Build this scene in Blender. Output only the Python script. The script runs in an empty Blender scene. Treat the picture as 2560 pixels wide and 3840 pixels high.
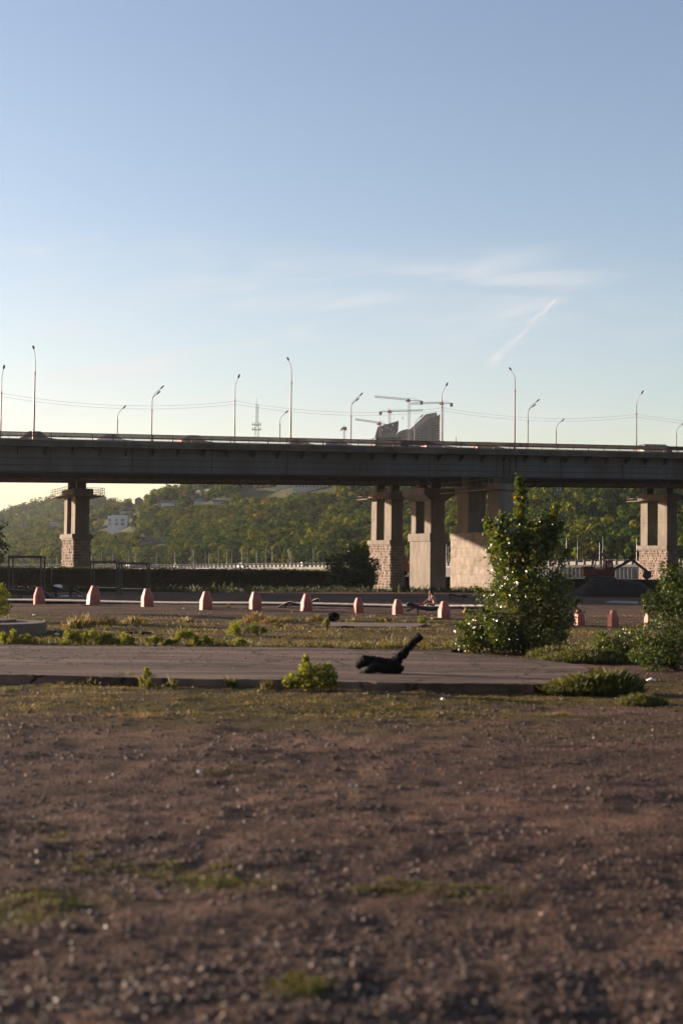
import bpy, bmesh, math, random
import numpy as np
from mathutils import Vector, Matrix, noise as mnoise

R = math.radians
random.seed(7)
rng = np.random.default_rng(7)
scene = bpy.context.scene
col = scene.collection

# ------------------------------------------------------------------ camera
F = 5333.0; CX = 1280.0; CY = 1920.0; HC = 2120.0; CAMH = 2.5
PITCH = math.atan((HC - CY) / F); ROLL = 0.012
fw = Vector((0, math.cos(PITCH), math.sin(PITCH)))
up0 = Vector((0, -math.sin(PITCH), math.cos(PITCH)))
rt0 = Vector((1, 0, 0))
rt = rt0 * math.cos(ROLL) + up0 * math.sin(ROLL)
up = up0 * math.cos(ROLL) - rt0 * math.sin(ROLL)
CAM = Vector((0, 0, CAMH))
cam_d = bpy.data.cameras.new("camera"); cam = bpy.data.objects.new("camera", cam_d)
col.objects.link(cam); scene.camera = cam
m = Matrix((rt, up, -fw)).transposed().to_4x4(); m.translation = CAM; cam.matrix_world = m
cam_d.sensor_fit = 'VERTICAL'; cam_d.sensor_height = 36.0; cam_d.lens = 36.0 * F / 3840.0
cam_d.clip_start = 0.3; cam_d.clip_end = 9000
cam_d.dof.use_dof = True; cam_d.dof.focus_distance = 120; cam_d.dof.aperture_fstop = 1.15

# ------------------------------------------------------------------ world, sun, exposure
SUN_EL = 7.6
SUN_H = Vector((-0.938, 0.346, 0)).normalized()
sdir = Vector((SUN_H.x * math.cos(R(SUN_EL)), SUN_H.y * math.cos(R(SUN_EL)), math.sin(R(SUN_EL))))
w = bpy.data.worlds.new("World"); scene.world = w; w.use_nodes = True
nt = w.node_tree; nt.nodes.clear()
def nn(tree, t, **k):
    n = tree.nodes.new(t)
    for a, b in k.items(): setattr(n, a, b)
    return n
out = nn(nt, 'ShaderNodeOutputWorld'); bg = nn(nt, 'ShaderNodeBackground')
sky = nn(nt, 'ShaderNodeTexSky', sky_type='NISHITA')
sky.sun_disc = False; sky.sun_elevation = R(SUN_EL); sky.sun_rotation = math.atan2(SUN_H.x, SUN_H.y)
sky.air_density = 1.0; sky.dust_density = 0.75; sky.ozone_density = 2.2; sky.altitude = 50
def mth(op, a, b=None, c=None):
    n = nn(nt, 'ShaderNodeMath', operation=op)
    for i, v in enumerate((a, b, c)):
        if v is None: continue
        if isinstance(v, (int, float)): n.inputs[i].default_value = v
        else: nt.links.new(v, n.inputs[i])
    return n.outputs[0]
tc = nn(nt, 'ShaderNodeTexCoord'); sp = nn(nt, 'ShaderNodeSeparateXYZ'); nt.links.new(tc.outputs['Generated'], sp.inputs[0])
yy = mth('MAXIMUM', sp.outputs[1], 0.08)
U = mth('DIVIDE', sp.outputs[0], yy); V = mth('DIVIDE', sp.outputs[2], yy)
def cloud_noise(su, sv, rot, det, seed, dist=0.6):
    a = mth('ADD', mth('MULTIPLY', U, math.cos(rot)), mth('MULTIPLY', V, math.sin(rot)))
    b = mth('SUBTRACT', mth('MULTIPLY', V, math.cos(rot)), mth('MULTIPLY', U, math.sin(rot)))
    cb = nn(nt, 'ShaderNodeCombineXYZ')
    nt.links.new(mth('MULTIPLY', a, su), cb.inputs[0]); nt.links.new(mth('MULTIPLY', b, sv), cb.inputs[1]); cb.inputs[2].default_value = seed
    n = nn(nt, 'ShaderNodeTexNoise'); n.inputs['Scale'].default_value = 1.0; n.inputs['Detail'].default_value = det
    n.inputs['Distortion'].default_value = dist
    nt.links.new(cb.outputs[0], n.inputs['Vector']); return n.outputs[0]
def sstep(x, a, b):
    n = nn(nt, 'ShaderNodeMapRange', interpolation_type='SMOOTHSTEP')
    n.inputs['From Min'].default_value = a; n.inputs['From Max'].default_value = b
    nt.links.new(x, n.inputs['Value']); return n.outputs[0]
def blob(cu, cv, ru, rv, rot=0):
    du = mth('SUBTRACT', U, cu); dv = mth('SUBTRACT', V, cv)
    a = mth('ADD', mth('MULTIPLY', du, math.cos(rot)), mth('MULTIPLY', dv, math.sin(rot)))
    b = mth('SUBTRACT', mth('MULTIPLY', dv, math.cos(rot)), mth('MULTIPLY', du, math.sin(rot)))
    r2 = mth('ADD', mth('POWER', mth('ABSOLUTE', mth('DIVIDE', a, ru)), 2.0), mth('POWER', mth('ABSOLUTE', mth('DIVIDE', b, rv)), 2.0))
    return mth('SUBTRACT', 1.0, sstep(r2, 0.0, 1.0))
c1 = sstep(cloud_noise(9, 42, 0.12, 5, 1.3), 0.44, 0.74)
c2 = sstep(cloud_noise(14, 50, 0.25, 6, 4.1), 0.46, 0.72)
band = mth('MAXIMUM', mth('MAXIMUM', blob(0.02, 0.186, 0.22, 0.045, 0.1), blob(-0.16, 0.13, 0.17, 0.045, 0.0)), blob(-0.1, 0.205, 0.2, 0.03, -0.05))
band = mth('MAXIMUM', band, blob(0.1, 0.085, 0.3, 0.03, 0.03))
veil = mth('MULTIPLY', mth('MAXIMUM', blob(-0.16, 0.12, 0.30, 0.13, 0.1), blob(0.02, 0.15, 0.3, 0.09, 0.1)), mth('ADD', 0.14, mth('MULTIPLY', c1, 0.16)))
cm = mth('ADD', veil, mth('MULTIPLY', mth('MULTIPLY', band, c1), 0.36))
core = mth('MULTIPLY', mth('MULTIPLY', mth('MAXIMUM', blob(-0.02, 0.187, 0.09, 0.009, 0.08), blob(0.035, 0.098, 0.035, 0.006, -0.05)), mth('ADD', 0.35, c2)), 0.33)
jit = mth('MULTIPLY', mth('SUBTRACT', cloud_noise(60, 60, 0, 3, 9.0), 0.5), 0.006)
# contrail: a tapering streak from low left to high right
ca, cb_ = (0.102, 0.1425), (0.152, 0.192)
L = math.hypot(cb_[0]-ca[0], cb_[1]-ca[1]); ax, ay = (cb_[0]-ca[0])/L, (cb_[1]-ca[1])/L
du = mth('SUBTRACT', U, ca[0]); dv = mth('SUBTRACT', V, ca[1])
al = mth('DIVIDE', mth('ADD', mth('MULTIPLY', du, ax), mth('MULTIPLY', dv, ay)), L)
pe = mth('ABSOLUTE', mth('ADD', mth('SUBTRACT', mth('MULTIPLY', dv, ax), mth('MULTIPLY', du, ay)), jit))
wid = mth('ADD', 0.0012, mth('MULTIPLY', mth('MAXIMUM', mth('SUBTRACT', 1.0, al), 0.0), 0.0034))
tr = mth('MAXIMUM', mth('SUBTRACT', 1.0, mth('DIVIDE', pe, wid)), 0.0)
tr = mth('MULTIPLY', tr, mth('MULTIPLY', sstep(al, -0.05, 0.12), mth('SUBTRACT', 1.0, sstep(al, 0.9, 1.02))))
tr = mth('MULTIPLY', tr, mth('ADD', 0.22, mth('MULTIPLY', c2, 0.6)))
tot = mth('MINIMUM', mth('ADD', mth('ADD', cm, core), tr), 0.8)
mx = nn(nt, 'ShaderNodeMix', data_type='RGBA'); nt.links.new(tot, mx.inputs['Factor'])
wb = nn(nt, 'ShaderNodeMix', data_type='RGBA', blend_type='MULTIPLY'); wb.inputs['Factor'].default_value = 1
nt.links.new(sky.outputs[0], wb.inputs['A']); wb.inputs['B'].default_value = (1.28, 1.015, 0.96, 1)   # white balance of the photograph
nt.links.new(wb.outputs['Result'], mx.inputs['A']); mx.inputs['B'].default_value = (3.0, 2.95, 2.95, 1)
SKYMIX = mx
nt.links.new(mx.outputs['Result'], bg.inputs['Color']); bg.inputs['Strength'].default_value = 0.07
nt.links.new(bg.outputs[0], out.inputs[0])
sl = bpy.data.lights.new("sun", 'SUN'); sl.energy = 5.0; sl.angle = R(0.6); sl.color = (1.0, 0.80, 0.60)
so = bpy.data.objects.new("sun", sl); col.objects.link(so)
so.rotation_euler = sdir.to_track_quat('Z', 'Y').to_euler(); so.location = (-50, 20, 60)
scene.view_settings.view_transform = 'Standard'; scene.view_settings.look = 'None'
scene.view_settings.gamma = 1.0; scene.view_settings.exposure = 2.0
try: scene.view_settings.use_curve_mapping = False
except Exception: pass
scene.render.engine = 'CYCLES'
scene.cycles.max_bounces = 8; scene.cycles.volume_bounces = 0; scene.cycles.transparent_max_bounces = 16

# ------------------------------------------------------------------ helpers
def ray(px, py): return (fw * F + rt * (px - CX) + up * (CY - py)).normalized()
def P(px, py, Y):
    d = ray(px, py); return CAM + d * (Y / d.y)
def hor(px): return HC + ROLL * (px - CX)
def gz(X, Y):
    if Y < 80: z = 0.0
    elif Y < 190: z = -(Y - 80) / 110.0
    elif Y < 216: z = -1.0
    elif Y < 224: z = -1.0 - (Y - 216)
    else: z = -9.0
    return z
def G(px, py, dz=0.0):
    d = ray(px, py); z0 = 0.0
    for _ in range(12):
        t = (z0 + dz - CAMH) / d.z if d.z < -1e-6 else 200
        p = CAM + d * t; z0 = gz(p.x, min(p.y, 212))
    return Vector((p.x, p.y, z0 + dz))
def setp(o, label=None, cat=None, group=None, kind=None):
    if label: o['label'] = label
    if cat: o['category'] = cat
    if group: o['group'] = group
    if kind: o['kind'] = kind
    return o
def empty(name, loc, label, cat, group=None, rz=0, kind=None):
    o = bpy.data.objects.new(name, None); col.objects.link(o); o.location = loc; o.rotation_euler = (0, 0, rz)
    o.empty_display_size = 0.3
    return setp(o, label, cat, group, kind)
def copy_tree(o, parent=None):
    c = o.copy(); col.objects.link(c); c.parent = parent
    for ch in list(o.children): copy_tree(ch, c)
    return c
class MB:
    def __init__(s): s.v = []; s.f = []
    def add(s, vs, fs):
        b = len(s.v); s.v += [tuple(x) for x in vs]; s.f += [tuple(i + b for i in f) for f in fs]; return s
    def obox(s, c, a, b, d):
        c, a, b, d = map(Vector, (c, a, b, d))
        vs = [c + i*a + j*b + k*d for k in (-1, 1) for j in (-1, 1) for i in (-1, 1)]
        fs = [(0,2,3,1), (4,5,7,6), (0,1,5,4), (2,6,7,3), (0,4,6,2), (1,3,7,5)]
        if a.cross(b).dot(d) < 0: fs = [tuple(reversed(f)) for f in fs]
        return s.add(vs, fs)
    def box(s, c, size, rz=0):
        ca, sa = math.cos(rz), math.sin(rz)
        return s.obox(c, (ca*size[0]/2, sa*size[0]/2, 0), (-sa*size[1]/2, ca*size[1]/2, 0), (0, 0, size[2]/2))
    def beam(s, p0, p1, w, h=None, upv=(0, 0, 1)):
        h = h or w; p0 = Vector(p0); p1 = Vector(p1); d = p1 - p0
        u = Vector(upv)
        if abs(d.normalized().dot(u)) > 0.98: u = Vector((1, 0, 0))
        side = d.cross(u).normalized(); u2 = side.cross(d).normalized()
        return s.obox((p0+p1)/2, d/2, side*w/2, u2*h/2)
    def tube(s, pts, rad, n=8, cap=True):
        pts = [Vector(p) for p in pts]
        if isinstance(rad, (int, float)): rad = [rad]*len(pts)
        vs = []; fs = []; ref = None
        for i, p in enumerate(pts):
            d = (pts[min(i+1, len(pts)-1)] - pts[max(i-1, 0)]).normalized()
            if ref is None: ref = Vector((0, 0, 1)) if abs(d.z) < 0.9 else Vector((1, 0, 0))
            a = d.cross(ref).normalized(); b = a.cross(d).normalized(); ref = b
            for k in range(n):
                t = 2*math.pi*k/n; vs.append(p + (a*math.cos(t) + b*math.sin(t))*rad[i])
        for i in range(len(pts)-1):
            for k in range(n):
                k2 = (k+1) % n; fs.append((i*n+k, i*n+k2, (i+1)*n+k2, (i+1)*n+k))
        if cap: fs.append(tuple(reversed(range(n)))); fs.append(tuple((len(pts)-1)*n + k for k in range(n)))
        return s.add(vs, fs)
    def prism(s, poly, ext):
        poly = [Vector(p) for p in poly]; ext = Vector(ext); n = len(poly)
        vs = poly + [p + ext for p in poly]
        fs = [tuple(reversed(range(n))), tuple(range(n, 2*n))] + [(i, (i+1) % n, n+(i+1) % n, n+i) for i in range(n)]
        return s.add(vs, fs)
    def frustum(s, c, b, t, h, rz=0, ot=(0, 0)):
        ca, sa = math.cos(rz), math.sin(rz); c = Vector(c)
        def q(x, y, z): return c + Vector((ca*x - sa*y, sa*x + ca*y, z))
        vs = [q(i*b[0]/2, j*b[1]/2, 0) for i, j in ((-1,-1), (1,-1), (1,1), (-1,1))] + [q(i*t[0]/2+ot[0], j*t[1]/2+ot[1], h) for i, j in ((-1,-1), (1,-1), (1,1), (-1,1))]
        return s.add(vs, [(3,2,1,0), (4,5,6,7), (0,1,5,4), (1,2,6,5), (2,3,7,6), (3,0,4,7)])
    def ell(s, c, r, n=10, mth_=6, rot=None):
        c = Vector(c); vs = []; fs = []
        for i in range(1, mth_):
            ph = math.pi*i/mth_
            for k in range(n):
                th = 2*math.pi*k/n
                v = Vector((r[0]*math.sin(ph)*math.cos(th), r[1]*math.sin(ph)*math.sin(th), r[2]*math.cos(ph)))
                if rot: v = rot @ v
                vs.append(c + v)
        tp = Vector((0, 0, r[2])); bt = -tp
        if rot: tp = rot @ tp; bt = rot @ bt
        vs += [c + tp, c + bt]; T = len(vs)-2; B = len(vs)-1
        for i in range(mth_-2):
            for k in range(n):
                k2 = (k+1) % n; fs.append((i*n+k, (i+1)*n+k, (i+1)*n+k2, i*n+k2))
        for k in range(n):
            k2 = (k+1) % n; fs.append((T, k, k2)); fs.append((B, (mth_-2)*n+k2, (mth_-2)*n+k))
        return s.add(vs, fs)
    def build(s, name, mat, parent=None, smooth=False, bevel=0):
        me = bpy.data.meshes.new(name)
        off = Vector((0, 0, 0))
        if parent is not None:
            off = Vector(parent.location)
            if parent.parent: off = off + parent.parent.location
        if parent is not None and getattr(parent, 'type', '') == 'MESH': 
            off = Vector((0, 0, 0)); q = parent
            while q is not None: off = off + q.location; q = q.parent
        me.from_pydata([(a-off.x, b-off.y, c-off.z) for a, b, c in s.v], [], s.f); me.update()
        if smooth: me.polygons.foreach_set('use_smooth', [True]*len(me.polygons))
        o = bpy.data.objects.new(name, me); col.objects.link(o)
        if mat: me.materials.append(mat)
        if parent is not None: o.parent = parent
        if bevel:
            b = o.modifiers.new('bevel', 'BEVEL'); b.width = bevel; b.segments = 2; b.limit_method = 'ANGLE'
        return o
def npmesh(name, verts, faces_n, mat, tint=None, parent=None, smooth=False):
    """verts (N*k,3) consecutive polygons of faces_n verts each"""
    me = bpy.data.meshes.new(name); nv = len(verts); nf = nv // faces_n
    me.vertices.add(nv); me.vertices.foreach_set('co', np.ascontiguousarray(verts, dtype=np.float32).ravel())
    me.loops.add(nv); me.loops.foreach_set('vertex_index', np.arange(nv, dtype=np.int32))
    me.polygons.add(nf); me.polygons.foreach_set('loop_start', np.arange(0, nv, faces_n, dtype=np.int32))
    me.update(calc_edges=True)
    if tint is not None:
        a = me.attributes.new('tint', 'FLOAT', 'FACE'); a.data.foreach_set('value', np.ascontiguousarray(tint, dtype=np.float32))
    me.materials.append(mat)
    o = bpy.data.objects.new(name, me); col.objects.link(o)
    if parent is not None: o.parent = parent
    return o

# ------------------------------------------------------------------ materials
def mat(name, c, rough=0.8, metal=0.0, var=0.25, scale=2.0, bump=0.0, bscale=None, spec=0.22, c2=None, detail=6, stretch=(1, 1, 1), emit=None, c2t=(0.4, 0.65), crack=0):
    c = tuple(x*0.7 for x in c); c2 = tuple(x*0.7 for x in c2) if c2 else None
    mt = bpy.data.materials.new(name); mt.use_nodes = True; t = mt.node_tree; b = t.nodes['Principled BSDF']
    b.inputs['Roughness'].default_value = rough; b.inputs['Metallic'].default_value = metal
    b.inputs['Specular IOR Level'].default_value = spec
    tc = nn(t, 'ShaderNodeTexCoord'); mp = nn(t, 'ShaderNodeMapping'); t.links.new(tc.outputs['Object'], mp.inputs[0])
    mp.inputs['Scale'].default_value = stretch
    n = nn(t, 'ShaderNodeTexNoise'); n.inputs['Scale'].default_value = scale; n.inputs['Detail'].default_value = detail; n.inputs['Roughness'].default_value = 0.65
    t.links.new(mp.outputs[0], n.inputs['Vector'])
    r = nn(t, 'ShaderNodeValToRGB'); cr = r.color_ramp
    lo = [x*(1-var) for x in c]; hi = [min(1, x*(1+var)) for x in c]
    cr.elements[0].position = 0.3; cr.elements[0].color = (*lo, 1); cr.elements[1].position = 0.7; cr.elements[1].color = (*hi, 1)
    t.links.new(n.outputs[0], r.inputs[0]); cur = r.outputs[0]
    if c2:
        n2 = nn(t, 'ShaderNodeTexNoise'); n2.inputs['Scale'].default_value = scale*0.37; n2.inputs['Detail'].default_value = 5
        t.links.new(mp.outputs[0], n2.inputs['Vector'])
        mr = nn(t, 'ShaderNodeMapRange'); mr.inputs['From Min'].default_value = c2t[0]; mr.inputs['From Max'].default_value = c2t[1]
        t.links.new(n2.outputs[0], mr.inputs[0])
        mx = nn(t, 'ShaderNodeMix', data_type='RGBA'); t.links.new(mr.outputs[0], mx.inputs['Factor']); t.links.new(cur, mx.inputs['A']); mx.inputs['B'].default_value = (*c2, 1)
        cur = mx.outputs['Result']
    if crack:
        nz = nn(t, 'ShaderNodeTexNoise'); nz.inputs['Scale'].default_value = 1.3; nz.inputs['Detail'].default_value = 5; t.links.new(tc.outputs['Object'], nz.inputs['Vector'])
        vm = nn(t, 'ShaderNodeVectorMath', operation='SCALE'); vm.inputs['Scale'].default_value = 1.4; t.links.new(nz.outputs['Color'], vm.inputs[0])
        va = nn(t, 'ShaderNodeVectorMath', operation='ADD'); t.links.new(tc.outputs['Object'], va.inputs[0]); t.links.new(vm.outputs[0], va.inputs[1])
        vo = nn(t, 'ShaderNodeTexVoronoi', feature='DISTANCE_TO_EDGE'); vo.inputs['Scale'].default_value = crack; t.links.new(va.outputs[0], vo.inputs['Vector'])
        mr = nn(t, 'ShaderNodeMapRange'); mr.inputs['From Min'].default_value = 0.006; mr.inputs['From Max'].default_value = 0.022; t.links.new(vo.outputs[0], mr.inputs[0])
        mx = nn(t, 'ShaderNodeMix', data_type='RGBA'); t.links.new(mr.outputs[0], mx.inputs['Factor']); t.links.new(cur, mx.inputs['B']); mx.inputs['A'].default_value = (c[0]*0.25, c[1]*0.28, c[2]*0.2, 1); cur = mx.outputs['Result']
    t.links.new(cur, b.inputs['Base Color'])
    if bump:
        n3 = nn(t, 'ShaderNodeTexNoise'); n3.inputs['Scale'].default_value = bscale or scale*4; n3.inputs['Detail'].default_value = 6
        t.links.new(mp.outputs[0], n3.inputs['Vector'])
        bp = nn(t, 'ShaderNodeBump'); bp.inputs['Strength'].default_value = min(1, bump); bp.inputs['Distance'].default_value = 0.03*bump
        t.links.new(n3.outputs[0], bp.inputs['Height']); t.links.new(bp.outputs[0], b.inputs['Normal'])
    if emit:
        b.inputs['Emission Color'].default_value = (*emit[0], 1); b.inputs['Emission Strength'].default_value = emit[1]
    return mt
def leafmat(name, ramp, rough=0.45, trans=0.35, spec=0.5):
    mt = bpy.data.materials.new(name); mt.use_nodes = True; t = mt.node_tree; b = t.nodes['Principled BSDF']; o = t.nodes['Material Output']
    b.inputs['Roughness'].default_value = rough; b.inputs['Specular IOR Level'].default_value = spec
    a = nn(t, 'ShaderNodeAttribute'); a.attribute_name = 'tint'
    r = nn(t, 'ShaderNodeValToRGB'); t.links.new(a.outputs['Fac'], r.inputs[0])
    while len(r.color_ramp.elements) < len(ramp): r.color_ramp.elements.new(0.5)
    for e, (p, c) in zip(r.color_ramp.elements, ramp): e.position = p; e.color = (*[x*0.72 for x in c], 1)
    t.links.new(r.outputs[0], b.inputs['Base Color'])
    tr = nn(t, 'ShaderNodeBsdfTranslucent'); g = nn(t, 'ShaderNodeMix', data_type='RGBA', blend_type='MULTIPLY'); g.inputs['Factor'].default_value = 1
    t.links.new(r.outputs[0], g.inputs['A']); g.inputs['B'].default_value = (1.6, 1.5, 0.6, 1); t.links.new(g.outputs['Result'], tr.inputs[0])
    ms = nn(t, 'ShaderNodeMixShader'); ms.inputs[0].default_value = trans
    t.links.new(b.outputs[0], ms.inputs[1]); t.links.new(tr.outputs[0], ms.inputs[2]); t.links.new(ms.outputs[0], o.inputs[0])
    return mt
M = dict(
 girder=mat('girder_paint', (0.058, 0.068, 0.082), 0.6, 0, 0.3, 0.5, stretch=(1.2, 1.2, 0.22), c2=(0.045, 0.038, 0.034)),
 steel_dark=mat('dark_steel', (0.03, 0.027, 0.025), 0.7, 0, 0.3, 1.5),
 steel_rust=mat('rusty_beam', (0.16, 0.10, 0.075), 0.75, 0, 0.3, 1.0),
 conc=mat('pier_concrete', (0.155, 0.132, 0.114), 0.9, 0, 0.3, 0.8, 0.5, 6, c2=(0.10, 0.082, 0.07), stretch=(1, 1, 0.35), c2t=(0.45, 0.75)),
 conc_deck=mat('deck_concrete', (0.09, 0.08, 0.073), 0.9, 0, 0.45, 0.8, 0.5, 6, c2=(0.045, 0.04, 0.036), stretch=(1, 1, 0.5)),
 stone=mat('rough_stone', (0.20, 0.15, 0.13), 0.95, 0, 0.35, 2.5, 1.0, 7, c2=(0.08, 0.06, 0.055)),
 mortar=mat('mortar', (0.27, 0.22, 0.18), 0.95, 0, 0.15, 2),
 tile=mat('cladding_panel', (0.21, 0.172, 0.142), 0.85, 0, 0.28, 1.1, 0.3, 8, c2=(0.12, 0.092, 0.075), c2t=(0.5, 0.72)),
 rail=mat('railing_paint', (0.075, 0.042, 0.032), 0.6, 0, 0.3, 3),
 lamp=mat('lamp_pole_paint', (0.2, 0.15, 0.145), 0.5, 0.1, 0.15, 2),
 lamphead=mat('lamp_head', (0.09, 0.085, 0.09), 0.5, 0, 0.2, 3),
 asphalt=mat('asphalt', (0.05, 0.05, 0.05), 0.9, 0, 0.2, 3),
 wire=mat('wire', (0.08, 0.08, 0.08), 0.6),
 glass=mat('dark_glass', (0.02, 0.025, 0.03), 0.08, 0, 0.1, 1, spec=0.8),
 tyre=mat('tyre', (0.02, 0.02, 0.02), 0.85),
 rim=mat('rim', (0.4, 0.4, 0.4), 0.35, 0.8),
 red_lit=mat('lit_tail_lamp', (0.6, 0.03, 0.02), 0.3, emit=((1, 0.06, 0.03), 6.0)),
 headl=mat('headlamp', (0.7, 0.7, 0.7), 0.15),
 salmon=mat('faded_red_paint', (0.34, 0.088, 0.066), 0.42, 0, 0.18, 3.0, 0.35, 12, c2=(0.19, 0.055, 0.042), c2t=(0.5, 0.7)),
 frame_steel=mat('frame_steel', (0.05, 0.04, 0.036), 0.5, 0.1, 0.2, 2),
 iron=mat('iron', (0.06, 0.05, 0.045), 0.7),
 wood=mat('weathered_wood', (0.7, 0.56, 0.44), 0.85, 0, 0.3, 4, 0.4, 20, stretch=(1, 5, 1)),
 wood_dark=mat('dark_wood', (0.035, 0.028, 0.026), 0.7, 0, 0.3, 4),
 black=mat('black_paint', (0.02, 0.02, 0.022), 0.6, 0, 0.3, 4),
 char=mat('charred_wood', (0.008, 0.007, 0.0065), 0.85, 0, 0.5, 9, 1.0, 22, spec=0.08),
 bark=mat('bark', (0.09, 0.07, 0.05), 0.9, 0, 0.3, 8, 0.6, 30),
 brick=mat('brick_wall_dark', (0.04, 0.017, 0.013), 0.95, 0, 0.4, 0.8, 0.5, 5, c2=(0.018, 0.016, 0.01)),
 road=mat('old_asphalt', (0.10, 0.059, 0.044), 0.88, 0, 0.5, 3.0, 1.0, 30, c2=(0.2, 0.125, 0.094), stretch=(0.16, 1, 1), c2t=(0.46, 0.6), crack=0.32),
 slab=mat('slab_concrete', (0.17, 0.115, 0.092), 0.9, 0, 0.2, 2.5, 0.5, 25),
 white=mat('white_render', (0.72, 0.74, 0.76), 0.8, 0, 0.06, 1),
 cream=mat('cream_render', (0.5, 0.47, 0.43), 0.85, 0, 0.12, 0.8),
 roof=mat('slate_roof', (0.10, 0.105, 0.13), 0.7, 0, 0.2, 0.7),
 roof_green=mat('green_roof', (0.08, 0.17, 0.14), 0.7, 0, 0.2, 0.7),
 roof_red=mat('brown_roof', (0.16, 0.08, 0.07), 0.8, 0, 0.2, 0.7),
 window=mat('window_glass', (0.04, 0.05, 0.06), 0.15, 0, 0.2, 0.5, spec=0.8),
 crane_red=mat('crane_red', (0.5, 0.10, 0.06), 0.6, 0, 0.2, 0.3),
 crane_white=mat('crane_steel', (0.42, 0.38, 0.37), 0.6, 0, 0.2, 0.3),
 crane_or=mat('crane_orange', (0.55, 0.14, 0.05), 0.6, 0, 0.2, 0.3),
 frame_conc=mat('raw_concrete_frame', (0.13, 0.126, 0.126), 0.9, 0, 0.25, 0.06),
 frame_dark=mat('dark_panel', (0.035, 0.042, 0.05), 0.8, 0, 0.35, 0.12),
 lattice=mat('roof_lattice', (0.33, 0.27, 0.22), 0.8, 0, 0.5, 0.2),
 emb=mat('embankment_concrete', (0.24, 0.22, 0.205), 0.9, 0, 0.35, 0.3, stretch=(1, 1, 0.3)),
 poleg=mat('galvanised', (0.3, 0.3, 0.31), 0.5, 0.3),
 exc=mat('machine_red', (0.085, 0.018, 0.012), 0.6, 0, 0.3, 1.5),
 exc_or=mat('machine_orange', (0.5, 0.14, 0.04), 0.6, 0, 0.2, 1.5),
 soil=mat('dark_soil', (0.022, 0.015, 0.012), 0.95, 0, 0.4, 1.2, 1.0, 5),
 litter=mat('white_litter', (0.75, 0.72, 0.70), 0.5, 0, 0.1, 8),
 skin=mat('skin', (0.42, 0.21, 0.14), 0.5, 0, 0.1, 8),
 hair=mat('dark_hair', (0.02, 0.014, 0.012), 0.5, 0, 0.3, 20),
 blue=mat('turquoise_cloth', (0.03, 0.5, 0.7), 0.7, 0, 0.15, 8),
 redcloth=mat('red_cloth', (0.5, 0.03, 0.05), 0.7, 0, 0.2, 8),
 whitecloth=mat('white_cloth', (0.8, 0.78, 0.78), 0.8, 0, 0.08, 8),
 greycloth=mat('grey_cloth', (0.3, 0.31, 0.36), 0.85, 0, 0.2, 8),
 pink=mat('pink_cloth', (0.6, 0.2, 0.25), 0.85, 0, 0.2, 8),
)
LEAF_WOOD = leafmat('wood_foliage', [(0, (0.018, 0.042, 0.010)), (0.4, (0.052, 0.078, 0.011)), (0.8, (0.13, 0.132, 0.014)), (1, (0.165, 0.125, 0.017))], 0.85, 0.25, 0.0)
LEAF_POP = leafmat('poplar_leaf', [(0, (0.028, 0.048, 0.006)), (0.6, (0.06, 0.088, 0.008)), (0.93, (0.12, 0.13, 0.010)), (1, (0.36, 0.19, 0.015))], 0.3, 0.5, 0.8)
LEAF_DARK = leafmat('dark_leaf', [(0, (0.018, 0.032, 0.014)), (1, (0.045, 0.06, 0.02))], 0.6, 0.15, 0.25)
LEAF_WEED = leafmat('weed_leaf', [(0, (0.075, 0.10, 0.018)), (0.6, (0.19, 0.205, 0.032)), (1, (0.36, 0.28, 0.05))], 0.55, 0.55, 0.25)
LEAF_GRASS = leafmat('grass_blade', [(0, (0.012, 0.018, 0.004)), (0.12, (0.035, 0.05, 0.006)), (0.5, (0.10, 0.095, 0.014)), (1, (0.23, 0.135, 0.055))], 0.6, 0.35, 0.3)  # lowest stop carries the painted shade of the strip by the wall

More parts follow.
